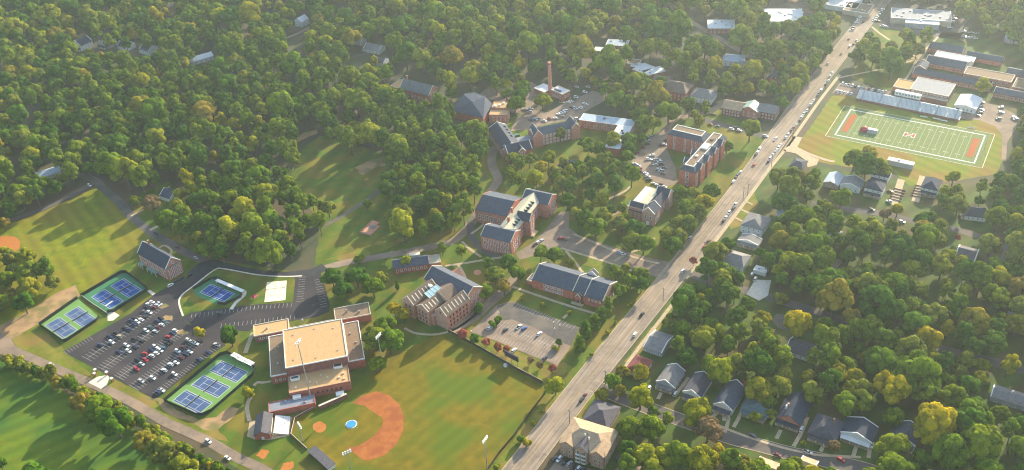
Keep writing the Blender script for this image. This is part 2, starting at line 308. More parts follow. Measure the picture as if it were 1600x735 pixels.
sheet('road_verge', [(166, 603), (182, 594), (240, 623), (262, 646), (340, 668), (356, 690), (300, 678), (213, 632)], 'verge_grass', 2)
sheet('bare_patch', [(225, 622), (246, 628), (262, 648), (300, 660), (318, 672), (340, 672), (366, 650), (372, 640), (360, 634), (336, 652), (310, 655), (276, 640), (250, 622)], 'bare_dirt', 3)
sheet('ball_lawn', [(462, 700), (455, 678), (457, 655), (497, 638), (560, 600), (600, 575), (645, 540), (690, 522), (712, 530), (838, 598), (850, 610), (806, 676), (764, 730), (752, 800), (560, 820), (530, 735), (490, 700)], 'ball_grass', 3)
sheet('infield_clay', [(550, 630), (566, 618), (588, 611.6), (608, 618), (624, 632), (631, 652), (630, 672), (620, 694), (600, 712), (576, 719.6), (566, 718), (542, 700), (560, 697), (584, 682), (598, 664), (598, 654), (580, 642), (570, 634)], 'clay', 4)
def disc(name, px, rx, ry, m, lv):
    return sheet(name, [(px[0]+rx*math.cos(t*math.pi/12), px[1]+ry*math.sin(t*math.pi/12)) for t in range(24)], m, lv)
disc('home_plate_clay', (499, 667.5), 10.5, 8.5, 'orange_clay', 4)
disc('mound_clay', (549, 664), 10.5, 7.5, 'verge_grass', 4)
sheet('bullpen_clay', [(400, 712), (409, 702), (421.5, 705), (412, 718)], 'orange_clay', 4)
sheet('bullpen_clay', [(438, 734), (443, 724), (458, 721), (460, 729), (449, 738)], 'orange_clay', 4)
sheet('press_box_patio', [(386, 682), (390, 658), (404, 657), (408, 648), (456, 652), (452, 681), (420, 688), (398, 687)], 'concrete', 3)
# campus paving
road('side_road', [(-60, 505), (-20, 530), (10, 542), (40, 556), (80, 573), (120, 590), (170, 611), (212, 632), (258, 659), (300, 678), (332, 693), (368, 714), (410, 734), (470, 770)], 6.5, 'tan_asphalt', 5)
sheet('gate_apron', [(138, 598), (152, 589), (168, 586), (171, 590), (167, 602), (158, 608)], 'white_concrete', 6)
sheet('road_junction', [(-40, 525), (0, 520), (16, 528), (30, 550), (10, 556), (-40, 545)], 'tan_asphalt', 6)
road('campus_road', [(112, 268), (150, 283), (158, 292), (185, 315), (205, 338), (228, 357), (250, 372), (290, 395), (322, 409)], 7.5, 'road_asphalt', 5)
road('field_road', [(-80, 372), (20, 343), (70, 325), (112, 305), (148, 285)], 6, 'road_asphalt', 4)
road('new_asphalt_road', [(300, 430), (318, 415), (335, 413), (370, 422), (400, 428), (440, 431), (470, 429), (490, 425), (508, 417)], 9.5, 'new_asphalt', 6)
road('campus_drive', [(496, 423), (530, 413), (560, 407), (600, 400), (640, 393), (672, 386), (705, 378), (724, 364), (738, 346), (748, 330), (757, 312), (772, 292), (778, 279), (769, 258), (771, 236), (786, 222), (800, 214)], 7.5, 'tan_asphalt', 5)
road('loop_road', [(741, 338), (735, 352), (737, 368), (745, 382), (760, 394), (780, 402), (805, 404)], 6, 'road_asphalt', 6)
sheet('main_car_park', [(98, 549.5), (137, 528), (204, 490), (240, 461), (258, 451), (285, 440), (306, 421), (318, 417), (336, 421), (302, 447), (284, 462), (279, 472), (284, 497), (296, 508), (330, 508), (345, 512), (352, 540), (322, 560), (250, 620), (240, 623)], 'lot_asphalt', 5)
sheet('gym_car_park', [(283, 497), (298, 489), (330, 484), (400, 476), (458, 473), (462, 430), (500, 424), (506, 440), (515, 476), (514, 487), (494, 496), (460, 501), (396, 511), (390, 518), (345, 516), (330, 510), (300, 508)], 'lot_asphalt', 4)
for a in ((252, 478, 11, 6.5), (262, 497, 9, 7), (284, 519, 10, 6)):
    disc('parking_island', a[:2], a[2], a[3]*.6, 'bare_dirt', 7)
sheet('grass_island', [(281, 470), (285, 462), (302, 449), (336, 424), (352, 421), (400, 431), (440, 434), (460, 433), (457, 472), (400, 474), (330, 482), (298, 488), (286, 494)], 'campus_grass', 7)
road('island_kerb', [(286, 494), (280, 474), (284, 462), (302, 447.5), (335, 422.5), (350, 420.5), (400, 429.5), (440, 432.5), (472, 431.5)], 1.3, 'white_concrete', 8)
sheet('sand_volleyball_court', [(417, 441), (448, 438.5), (446, 469), (413, 472.5)], 'sand_slab', 8)
road('court_path', [(361, 484), (369, 473), (381, 462), (382, 455)], 2.6, 'white_concrete', 8)
road('gym_path', [(397, 603), (402, 598), (412, 598), (424, 596)], 2, 'concrete', 3)
road('gym_path', [(390, 658), (386, 640), (388, 628), (393, 620)], 2.6, 'concrete', 3)
road('gym_path', [(383, 552), (391, 530), (396, 520)], 3, 'concrete', 3)
road('hall_path', [(632, 513), (650, 521), (680, 523), (705, 517), (722, 508), (745, 490)], 2, 'concrete', 3)
road('hall_path', [(700, 518), (735, 500), (760, 478), (790, 452), (812, 426)], 8, 'tan_asphalt', 3)
sheet('plaza', [(872, 332), (890, 330), (889, 356), (905, 368), (960, 387), (1010, 402), (1052, 411), (1040, 438), (1000, 425), (960, 411), (905, 394), (876, 388), (850, 391), (828, 402), (812, 406), (806, 396), (835, 378), (860, 350)], 'tan_asphalt', 4)
sheet('hall_car_park', [(735, 519), (755, 498), (776, 477), (800, 471), (846, 490), (906, 512), (890, 545), (871, 571), (830, 556), (775, 533), (757, 527)], 'tan_asphalt', 5)
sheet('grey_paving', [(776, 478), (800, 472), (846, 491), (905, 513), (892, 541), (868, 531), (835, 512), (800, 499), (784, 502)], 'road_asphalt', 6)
sheet('car_park_verge', [(726, 525), (757, 528), (775, 535), (830, 558), (862, 574), (880, 566), (896, 576), (846, 600), (720, 533)], 'verge_grass', 3)
sheet('hall_lawn', [(884, 392), (950, 408), (942, 424), (914, 414), (896, 416)], 'verge_grass', 3)
for p in ([(800, 448), (840, 462), (885, 477), (935, 492)], [(876, 388), (920, 401), (958, 413), (1000, 428)], [(896, 366), (930, 380), (960, 392), (1000, 405), (1030, 412)], [(696, 416), (730, 411), (760, 406), (800, 400)], [(722, 378), (735, 390), (752, 402)], [(880, 498), (888, 490)], [(884, 392), (900, 412), (910, 426)], [(716, 414), (724, 428), (728, 438)],
          [(985, 320), (965, 332), (940, 345), (920, 352)], [(960, 408), (985, 395), (1015, 385), (1022, 372)], [(950, 312), (975, 300), (985, 292)], [(736, 366), (750, 356), (756, 350)]):
    road('footpath', p, 2.2, 'concrete', 7)
disc('brick_circle', (746, 426), 6, 4.2, 'plaza_brick', 5)
sheet('brick_terrace', [(704, 424), (716, 418), (728, 430), (718, 436)], 'plaza_brick', 4)
sheet('upper_car_park', [(798, 205), (806, 186), (822, 174), (836, 172), (856, 176), (876, 164), (905, 152), (925, 142), (948, 146), (945, 158), (922, 170), (908, 180), (896, 186), (856, 194), (826, 202)], 'tan_asphalt', 3)
sheet('upper_car_park', [(745, 150), (765, 135), (830, 128), (850, 140), (838, 160), (815, 178), (798, 176), (790, 162)], 'tan_asphalt', 2)
sheet('dormitory_car_park', [(986, 253), (1004, 230), (1026, 208), (1042, 194), (1050, 200), (1042, 222), (1044, 240), (1056, 262), (1058, 286), (1040, 292), (1010, 278), (992, 264)], 'tan_asphalt', 4)
road('dormitory_road', [(1038, 204), (1058, 185), (1085, 182), (1104, 176), (1126, 165), (1142, 154)], 6.5, 'tan_asphalt', 3)
road('north_street', [(1098, 186), (1126, 195), (1156, 203), (1186, 211), (1214, 219)], 8, 'road_asphalt', 3)
road('woodland_path', [(496, 357), (524, 344), (560, 321), (597, 296), (636, 272), (672, 252), (720, 225), (750, 208)], 4.2, 'road_asphalt', 3)
sheet('school_yard', [(1420, 150), (1470, 50), (1620, 60), (1620, 175), (1530, 182)], 'yard_grass', 2)
sheet('store_car_park', [(1372, 40), (1400, 4), (1520, 15), (1500, 62), (1440, 58)], 'road_asphalt', 2)
sheet('warehouse_yard', [(1185, 12), (1200, -12), (1290, -12), (1282, 20), (1262, 40), (1200, 38)], 'tan_asphalt', 2)
sheet('yard_lawn', [(206, 332), (222, 300), (262, 284), (300, 322), (345, 400), (322, 404), (262, 370), (232, 356)], 'campus_grass', 1)
road('cottage_drive', [(234, 360), (246, 354), (258, 346), (276, 340)], 3.4, 'concrete', 6)
road('cottage_drive', [(254, 350), (258, 340), (260, 330)], 3, 'concrete', 6)
road('footpath', [(205, 338), (214, 333), (224, 328)], 2.4, 'concrete', 6)
road('footpath', [(244, 392), (256, 384), (268, 392), (262, 402)], 2, 'concrete', 6)
sheet('meadow', [(450, 300), (458, 262), (470, 235), (500, 212), (540, 222), (600, 240), (606, 262), (590, 290), (555, 322), (528, 340), (500, 335), (470, 318)], 'campus_grass', 2)
sheet('bare_patch', [(555, 262), (580, 250), (602, 244), (606, 258), (588, 262), (566, 274)], 'bare_dirt', 4)
sheet('bare_patch', [(455, 222), (475, 207), (494, 202), (496, 208), (478, 216), (462, 226)], 'bare_dirt', 4)
sheet('bare_patch', [(660, 226), (674, 220), (692, 226), (690, 236), (672, 238)], 'bare_dirt', 4)
sheet('bare_patch', [(335, 372), (352, 364), (366, 358), (368, 366), (350, 378)], 'bare_dirt', 4)
sheet('bare_patch', [(505, 406), (540, 396), (580, 384), (600, 370), (640, 372), (600, 392), (540, 408)], 'verge_grass', 3)
sheet('plaza_lawn', [(690, 398), (715, 385), (735, 374), (752, 396), (730, 408), (702, 412)], 'campus_grass', 3)
# the avenue and the streets beyond it
AVE = [(745, 820), (811, 735), (914, 600), (1008, 485), (1086, 388), (1155, 300), (1213, 218), (1255, 157), (1321, 72), (1378, 0), (1440, -80), (1520, -170)]
AV = road('avenue', AVE, 16.8, 'avenue_asphalt', 5, kerb=True)
o = strip(MB(), offset(AV, 0.35), offset(AV, 0.12), 0.13)
strip(o, offset(AV, -0.12), offset(AV, -0.35), 0.13)
o = o.build('centre_line', 'line_yellow'); o['kind'] = 'structure'
mb = MB()
for s in (-1, 1):
    for d, on in ((4.0, 1), (7.7, 0)):
        l = offset(AV, s*d)
        acc = 0
        for a, b in zip(l[:-1], l[1:]):
            n = max(1, int((b-a).length/3))
            for k in range(n):
                acc += 1
                if on and acc % 4: continue
                p, q = a.lerp(b, k/n), a.lerp(b, (k+1)/n); t = (q-p).normalized(); nn = Vector((-t.y, t.x, 0))*0.12
                mb.face([(v.x, v.y, 0.13) for v in (p+nn, p-nn, q-nn, q+nn)])
mb.build('lane_marking', 'road_paint')['kind'] = 'structure'
road('cross_street', [(1068, 424), (1095, 434), (1120, 443), (1180, 458), (1245, 478), (1330, 506), (1400, 524), (1475, 547), (1560, 568), (1650, 592)], 8, 'road_asphalt', 4)
road('house_street', [(925, 602), (962, 618), (1000, 633), (1040, 648), (1090, 666), (1140, 684), (1190, 697), (1240, 710), (1300, 722), (1360, 736), (1430, 765)], 9.5, 'road_asphalt', 4, kerb=True)
road('upper_street', [(1268, 318), (1290, 322), (1330, 328), (1370, 333), (1420, 344), (1490, 358), (1530, 370), (1565, 384), (1640, 410)], 7.5, 'road_asphalt', 4)
road('upper_street', [(1574, 340), (1580, 362), (1576, 390), (1568, 410)], 6, 'road_asphalt', 3)
road('far_road', [(1020, -20), (1050, 10), (1070, 28), (1100, 46), (1130, 64), (1165, 85), (1210, 110)], 7, 'tan_asphalt', 3)
road('woodland_road', [(40, 250), (70, 235), (100, 222), (135, 205), (170, 180), (200, 160)], 5, 'road_asphalt', 3)
road('woodland_road', [(500, 110), (525, 97), (555, 88), (590, 80)], 5, 'road_asphalt', 3)
road('woodland_road', [(440, 62), (462, 54), (485, 42)], 4, 'tan_asphalt', 3)
road('avenue_path', [(1070, 436), (1100, 400), (1136, 353), (1176, 300), (1200, 267), (1228, 232), (1262, 184), (1282, 156), (1312, 117)], 2.8, 'concrete', 6)
road('avenue_path', [(960, 600), (985, 562), (1015, 522), (1046, 482), (1068, 452)], 2.4, 'concrete', 6)
road('house_path', [(1120, 664), (1160, 680), (1210, 696), (1240, 704), (1275, 711), (1310, 713), (1345, 715)], 1.8, 'concrete', 6)
for p in ([(1132, 676), (1136, 666), (1139, 652)], [(1146, 668), (1154, 654), (1160, 640)], [(1213, 686), (1220, 672)], [(1240, 698), (1252, 676), (1262, 652)], [(1282, 706), (1290, 690)], [(1333, 714), (1339, 694)], [(1357, 716), (1360, 696)], [(1033, 614), (1028, 624)], [(1054, 618), (1066, 604), (1076, 590)], [(1113, 652), (1122, 645), (1131, 644)], [(1131, 658), (1132, 650), (1130, 644)]):
    road('garden_path', p, 2.2, 'concrete', 7)
for p in ([(1154, 326), (1168, 332), (1178, 336)], [(1163, 314), (1176, 320)], [(1148, 340), (1160, 346)]):
    road('garden_path', p, 1.8, 'concrete', 7)
sheet('verge', [(1140, 350), (1178, 301), (1186, 318), (1174, 332), (1160, 352), (1142, 360)], 'verge_grass', 2)
sheet('verge', [(1012, 520), (1052, 468), (1060, 472), (1020, 528), (985, 568), (975, 566)], 'verge_grass', 2)
sheet('verge', [(905, 634), (925, 612), (945, 620), (920, 650), (900, 660)], 'verge_grass', 2)
sheet('verge', [(858, 614), (880, 612), (850, 650), (800, 720), (780, 740), (766, 735), (812, 676)], 'verge_grass', 2)
sheet('verge', [(985, 482), (1028, 432), (1036, 440), (960, 530), (920, 572), (905, 574)], 'verge_grass', 2)
sheet('verge', [(1124, 296), (1186, 222), (1200, 222), (1130, 312)], 'campus_grass', 2)
sheet('driveway', [(1166, 460), (1180, 437), (1205, 438), (1200, 462), (1186, 470)], 'white_concrete', 6)
sheet('driveway', [(1206, 500), (1214, 490), (1250, 496), (1262, 490), (1256, 508), (1248, 522), (1215, 512)], 'road_asphalt', 6)
sheet('driveway', [(1294, 424), (1308, 404), (1317, 408), (1300, 430)], 'tan_asphalt', 3)
sheet('driveway', [(1183, 535), (1198, 512), (1212, 515), (1205, 530), (1196, 542)], 'plaza_brick', 3)
sheet('apartment_car_park', [(850, 745), (872, 716), (895, 724), (950, 742), (990, 712), (1010, 730), (1000, 760), (850, 760)], 'tan_asphalt', 6)
sheet('school_lawn', [(1330, 122), (1352, 62), (1372, 40), (1440, 55), (1438, 86), (1408, 140), (1380, 140)], 'campus_grass', 2)
for p in ([(1362, 42), (1374, 52), (1390, 63)], [(1466, 58), (1446, 78), (1434, 92), (1418, 120), (1404, 132)], [(1433, 92), (1412, 90)], [(1433, 90), (1417, 80)], [(1433, 93), (1415, 98)], [(1434, 88), (1432, 80), (1420, 81)], [(1310, 122), (1345, 115), (1378, 108)]):
    road('footpath', p, 2.4, 'concrete', 7)
# football ground
sheet('stadium_lawn', [(1243, 233), (1262, 205), (1300, 150), (1335, 148), (1345, 154), (1500, 188), (1545, 180), (1566, 205), (1568, 250), (1556, 272), (1500, 282), (1420, 290), (1390, 262), (1330, 262), (1290, 256), (1250, 244)], 'stadium_grass', 2)
road('stadium_path', [(1226, 234), (1240, 230), (1262, 240), (1290, 250), (1304, 253)], 3.2, 'concrete', 7)
sheet('stadium_plaza', [(1224, 236), (1240, 213), (1254, 215), (1245, 231), (1262, 242), (1280, 249), (1276, 258), (1262, 262), (1258, 250), (1244, 240)], 'concrete', 6)
sheet('stadium_drive', [(1500, 176), (1520, 178), (1536, 160), (1560, 166), (1590, 180), (1588, 200), (1574, 222), (1572, 252), (1565, 250), (1566, 212), (1556, 198), (1530, 188), (1500, 186)], 'tan_asphalt', 4)
sheet('stand_car_park', [(1300, 146), (1312, 130), (1350, 136), (1395, 144), (1392, 150), (1350, 148), (1338, 152)], 'tan_asphalt', 4)
FA = P(1305.2, 210.3); FBk = P(1328.7, 172.2); FC_ = P(1538.2, 211.9); FD = P(1523.6, 255.4)
FO = (FA+FBk+FC_+FD)/4; fu = ((FC_-FBk)+(FD-FA)).normalized(); fang = math.atan2(fu.y, fu.x); fv = Vector((-fu.y, fu.x, 0))
def FP(x, y, z): q = FO+fu*x+fv*y; return (q.x, q.y, z)
def frect(mb, x0, x1, y0, y1, z): return mb.face([FP(x0, y0, z), FP(x1, y0, z), FP(x1, y1, z), FP(x0, y1, z)])
frect(MB(), -60, 60, -30, 30, 0.10).build('football_turf', 'turf')['kind'] = 'structure'
mb = MB()
for a, b, c, d in ((-56, -55, -25.4, 25.4), (55, 56, -25.4, 25.4), (-55, 55, 24.4, 25.4), (-55, 55, -25.4, -24.4)): frect(mb, a, b, c, d, 0.12)
yl = MB()
for k in range(-10, 11): frect(yl, k*4.57-.13, k*4.57+.13, -24.4, 24.4, 0.14)
for k in range(-9, 10, 2):
    for s in (-1, 1): frect(yl, k*4.57-2.0, k*4.57-.5, s*16-.5, s*16+.5, 0.145); frect(yl, k*4.57+.5, k*4.57+2.0, s*16-.5, s*16+.5, 0.145)
for a, b, c, d in ((-62.5, -62.1, -30, 30), (62.1, 62.5, -30, 30), (-62, 62, 30, 30.3), (-62, 62, -30.3, -30)): frect(mb, a, b, c, d, 0.12)
mb.build('field_line', 'line_white')['kind'] = 'structure'; yl.build('yard_line', 'field_paint')['kind'] = 'structure'
for s in (-1, 1): frect(MB(), s*50.3-2.7, s*50.3+2.7, -16.5, 16.5, 0.16).build('end_zone_panel', 'endzone_orange')['kind'] = 'structure'
mb = MB(); lw = MB()
for m_, g in ((lw, 0.55), (mb, 0.0)):
    z = 0.15 if m_ is lw else 0.17
    for a, b, c, d in ((-4.2, -2.2, -3.2, 3.2), (2.2, 4.2, -3.2, 3.2), (-2.2, 2.2, -.9, .9)): frect(m_, a-g, b+g, c-g, d+g, z)
lw.build('midfield_emblem_border', 'line_white')['kind'] = 'structure'; mb.build('midfield_emblem', 'endzone_orange')['kind'] = 'structure'
# tennis courts
TCO = []
def tennis(q, green, blue, lab):
    pts = [P(*p) for p in q]; o = sum(pts, Vector())/4; u = ((pts[2]-pts[1])+(pts[3]-pts[0])).normalized(); v = Vector((-u.y, u.x, 0))
    if v.dot(pts[1]-pts[0]) < 0: v = -v
    def rc(m, a, b, c, d, z): return m.face([(*(o+u*a+v*c).xy, z), (*(o+u*b+v*c).xy, z), (*(o+u*b+v*d).xy, z), (*(o+u*a+v*d).xy, z)])
    t = rc(MB(), -11.9, 11.9, -5.5, 5.5, 0.22).build('tennis_court', blue); t['kind'] = 'structure'
    m = MB(); e = 0.11
    for a, b, c, d in ((-12, 12, -5.6, -5.36), (-12, 12, 5.36, 5.6), (-12, -11.75, -5.36, 5.36), (11.75, 12, -5.36, 5.36), (-11.75, 11.75, -4.2, -4.03), (-11.75, 11.75, 4.03, 4.2), (-6.5, -6.3, -4.03, 4.03), (6.3, 6.5, -4.03, 4.03), (-6.3, 6.3, -.09, .09)): rc(m, a, b, c, d, 0.24)
    m.build('court_line', 'line_white', t)['kind'] = 'structure'
    n = thing('tennis_net', lab, 'net', (o.x, o.y, 0.22), math.atan2(v.y, v.x))
    MB().box(-5.9, 5.9, -.03, .03, .08, .9).build('netting', 'fence_mesh', n); MB().box(-5.9, 5.9, -.05, .05, .9, 1.0).build('net_band', 'line_white', n)
    for s in (-1, 1): MB().tube((s*6, 0, 0), (s*6, 0, 1.1), .09, .09, 6).build('net_post', 'dark_metal', n)
    return o, u, v
sheet('court_apron', [(62, 509), (122, 467), (156, 497), (151, 503), (106, 533), (99, 535)], 'court_green', 9)
sheet('court_apron', [(127, 464), (190, 427), (198, 427), (230, 452), (229, 456), (178, 488), (168, 489)], 'court_dark_green', 9)
sheet('court_apron', [(257, 628), (344, 556), (356, 553), (399, 577), (395, 588), (332, 643), (318, 650), (307, 650)], 'court_green', 9)
sheet('court_apron', [(302, 453), (330, 437), (340, 436), (378, 456), (377, 465), (352, 477), (340, 476), (306, 462)], 'court_dark_green', 9)
Q3 = [((270.2, 626.6), (289.2, 609.1), (332, 631.1), (312.9, 647.5)), ((298.7, 602.6), (317.4, 586.2), (361.5, 605.6), (340.6, 622.8)), ((326.3, 580.2), (345.8, 563.7), (389.2, 582.4), (369, 598.9))]
QA = [((72, 509.6), (92.9, 496.7), (119.8, 515.7), (98.4, 529.2)), ((102, 492.4), (122.2, 480.2), (149.8, 498), (129, 512))]
QB = [((143.3, 464.7), (163.5, 453.1), (192.2, 471.4), (172.7, 483)), ((173.3, 448.2), (194.1, 435.9), (221, 453.7), (201.4, 465.3))]
QC = [((311.5, 457), (329.5, 444.5), (368.5, 460), (349, 472.5))]
for q, l in zip(Q3, ('nearest the side road', 'in the middle', 'nearest the gymnasium')): tennis(q, 'court_green', 'court_blue', 'net of the court %s, of the three light green tennis courts' % l)
for q, l in zip(QA, ('the left', 'the right')): tennis(q, 'court_green', 'court_blue', 'net of %s court in the light green pair by the dirt track' % l)
for q, l in zip(QB, ('the left', 'the right')): tennis(q, 'court_dark_green', 'court_deep_blue', 'net of %s court in the dark green pair beside the brick lodge' % l)
tennis(QC[0], 'court_dark_green', 'court_deep_blue', 'net of the single court inside the white kerbed island')
# parking stall lines: thin paint, joined
LL = MB()
def stalls(a, b, n, ln, both=True):
    A = P(*a); B = P(*b); u = (B-A).normalized(); v = Vector((-u.y, u.x, 0)); z = 0.125
    def q(p, d, l, w): return [(*(p+d*0-v*w).xy, z), (*(p+d*l-v*w).xy, z), (*(p+d*l+v*w).xy, z), (*(p+v*w).xy, z)]
    if both:
        L_ = (B-A).length; LL.face([(*(A+v*.12).xy, z), (*(A-v*.12).xy, z), (*(B-v*.12).xy, z), (*(B+v*.12).xy, z)])
    for i in range(n+1):
        p = A.lerp(B, i/n); uu = u*.11
        for s in ((1, -1) if both else ((1,) if ln > 0 else (-1,))):
            e = p+v*s*abs(ln)
            LL.face([(*(p-uu).xy, z), (*(p+uu).xy, z), (*(e+uu).xy, z+.001), (*(e-uu).xy, z+.001)])
ROWS = [((136, 561), (252, 477)), ((160, 577), (262, 499)), ((186, 590), (282, 519)), ((209, 606), (308, 535))]
for a, b in ROWS: stalls(a, b, 25, 5)
stalls((100, 549), (140, 527), 9, -4.5, False); stalls((247, 618), (345, 543), 26, 5, False)
stalls((300, 491), (398, 478), 15, -4.5, False); stalls((398, 478), (456, 474), 9, -4.5, False)
stalls((463, 472), (467, 434), 10, -5, False); stalls((512, 478), (502, 436), 11, 5, False); stalls((345, 513), (460, 499), 17, 4.5, False)
stalls((776, 505), (868, 544), 22, 5); stalls((806, 473), (900, 508), 20, -5, False); stalls((770, 530), (865, 566), 20, 5, False)
stalls((872, 352), (888, 334), 8, 4.5, False)
LL.build('parking_line', 'lot_line')['kind'] = 'structure'
# ------------------------------------------------------------------ buildings
WM = {}
def winmesh(w, h, fr, gl, sill=True):
    k = (w, h, fr, gl)
    if k not in WM:
        m = MB(); f = min(.16, w*.12); d = -.10
        m.face([(-w/2, -.04, -h/2), (w/2, -.04, -h/2), (w/2, -.04, h/2), (-w/2, -.04, h/2)], 1)
        m.box(-w/2-.02, -w/2+f, d, .02, -h/2, h/2); m.box(w/2-f, w/2+.02, d, .02, -h/2, h/2)
        m.box(-w/2+f, w/2-f, d, .02, h/2-f, h/2); m.box(-w/2+f, w/2-f, d, .02, -f/2, f/2)
        m.box(-w/2-.15, w/2+.15, -.2, .02, -h/2-.14, -h/2+.03)
        if w > 1.5: m.box(-f/3, f/3, -.08, -.03, f/2, h/2-f); m.box(-f/3, f/3, -.08, -.03, -h/2+.03, -f/2)
        WM[k] = m.mesh('window', [fr, gl])
    return WM[k]
FACE = {'y-': 0.0, 'x+': 90.0, 'y+': 180.0, 'x-': 270.0}
def windows(root, face, at, a, b, n, zs, w=1.5, h=2.0, fr='trim_white', gl='glass', name='window'):
    me = winmesh(w, h, fr, gl)
    for z in zs:
        for i in range(n):
            t = a+(b-a)*(i+.5)/n
            loc = (t, at, z) if face[0] == 'y' else (at, t, z)
            inst(name, me, root, loc, R(FACE[face]))
def gable(root, x0, x1, y0, y1, He, Hr, ax='x', roof='slate_blue', wall='brick_red', z0=0.0, ov=0.5, hip=0.0, cope=None, top=0.28, wallpart=True):
    """gabled (or hipped) wing; the ridge runs along ax"""
    if ax == 'x': T = lambda a, b, z: (a, b, z); a0, a1, b0, b1 = x0, x1, y0, y1
    else: T = lambda a, b, z: (b, a, z); a0, a1, b0, b1 = y0, y1, x0, x1
    bm_ = (b0+b1)/2; hb = (b1-b0)/2; m = MB()
    if wallpart:
        if hip: m.box(x0, x1, y0, y1, z0, He-.02)
        else:
            n = len(m.v)
            for a in (a0, a1): m.v += [T(a, b0, z0), T(a, b1, z0), T(a, b1, He), T(a, bm_, Hr-.02), T(a, b0, He)]
            for f in ((0, 1, 2, 3, 4), (9, 8, 7, 6, 5), (0, 5, 6, 1), (1, 6, 7, 2), (2, 7, 8, 3), (3, 8, 9, 4), (4, 9, 5, 0)): m.f.append(tuple(n+i for i in f)); m.m.append(0)
        m.build('wall', wall, root)
    sl = (Hr-He)/hb; r = MB(); oe = ov if (hip or not cope) else -.02
    hp = min(hip, (a1-a0)/2-.01)
    for s, bb in ((-1, b0), (1, b1)):
        be = bb+s*ov; ze = He-sl*ov
        lo = [T(a0-oe, be, ze), T(a1+oe, be, ze), T(a1+oe-(hp+oe if hp else 0), bm_, Hr), T(a0-oe+(hp+oe if hp else 0), bm_, Hr)]
        r.hull8(lo, [(p[0], p[1], p[2]+top) for p in lo])
    if hp:
        for s, aa in ((-1, a0-oe), (1, a1+oe)):
            ze = He-sl*ov; rx = aa-s*(hp+oe)
            lo = [T(aa, b0-ov, ze), T(aa, b1+ov, ze), T(rx, bm_, Hr), T(rx, bm_, Hr)]
            r.hull8(lo, [(p[0], p[1], p[2]+top) for p in lo])
    ro = r.build('roof', roof, root)
    if cope and not hip:
        for a, b in ((a0, a0+.45), (a1-.45, a1)):
            c = MB()
            for bb in (b0, b1):
                s = -1 if bb == b0 else 1; be = bb+s*.35
                lo = [T(a-.05, be, He-sl*.35+.05), T(b+.05, be, He-sl*.35+.05), T(b+.05, bm_, Hr+.05), T(a-.05, bm_, Hr+.05)]
                c.hull8(lo, [(p[0], p[1], p[2]+.5) for p in lo])
            c.build('coping', cope, root)
    return ro
def flat(root, x0, x1, y0, y1, H, roof='roof_tan_flat', wall='brick_red', z0=0.0, rim='trim_white', par=0.5, wallpart=True):
    if wallpart: MB().box(x0, x1, y0, y1, z0, H-.05).build('wall', wall, root)
    MB().box(x0+.4, x1-.4, y0+.4, y1-.4, H-.04, H+.06).build('roof', roof, root)
    m = MB(); t = H+par
    for a, b, c, d in ((x0-.06, x1+.06, y0-.06, y0+.39), (x0-.06, x1+.06, y1-.39, y1+.06), (x0-.06, x0+.39, y0+.4, y1-.4), (x1-.39, x1+.06, y0+.4, y1-.4)): m.box(a, b, c, d, H-.3, t)
    m.build('parapet', rim, root)
def roofbox(root, x0, x1, y0, y1, z0, z1, m='grey_metal', name='roof_unit'): return MB().box(x0, x1, y0, y1, z0, z1).build(name, m, root)
def chimney(root, x, y, z0, z1, s=.55, m='brick_red'):
    c = MB().box(x-s, x+s, y-s, y+s, z0, z1).build('chimney', m, root)
    MB().box(x-s-.12, x+s+.12, y-s-.12, y+s+.12, z1+.003, z1+.2).build('chimney_cap', 'concrete', c)
def door(root, face, at, t, w=1.6, h=2.4, m='trim_white'):
    b = MB().box(-w/2, w/2, -.08, .02, 0, h).mesh('door', m)
    inst('door', b, root, (t, at, .0) if face[0] == 'y' else (at, t, .0), R(FACE[face]))
def frame_root(name, label, cat, pa, pb, z, group=None):
    A = P(*pa, z); B = P(*pb, z); d = B-A
    return thing(name, label, cat, (A.x, A.y, 0), math.atan2(d.y, d.x), group)
def dorm_front(root, x, y, z, w=2.2, d=3.0, h=1.8, roof='slate_navy', face='y-'):
    """gabled dormer window standing on a roof slope, facing local -y (or +/-x)"""
    rz = R(FACE[face]); m = MB(); hh = h+w*.4; n = 0
    for yy in (0, d): m.v += [(-w/2, yy, 0), (w/2, yy, 0), (w/2, yy, h), (0, yy, hh), (-w/2, yy, h)]
    for f in ((0, 1, 2, 3, 4), (9, 8, 7, 6, 5), (0, 5, 6, 1), (1, 6, 7, 2), (4, 9, 5, 0)): m.f.append(f); m.m.append(0)
    for s in (-1, 1):
        lo = [(s*(w/2+.2), -.2, h-.15), (0, -.2, hh+.02), (0, d, hh+.02), (s*(w/2+.2), d, h-.15)]
        m.hull8(lo, [(p[0], p[1], p[2]+.18) for p in lo], 1)
    m.face([(-w*.32, -.04, .25), (w*.32, -.04, .25), (w*.32, -.04, h), (-w*.32, -.04, h)], 2)
    return inst('dormer', m.mesh('dormer', ['trim_white', roof, 'glass']), root, (x, y, z), rz)
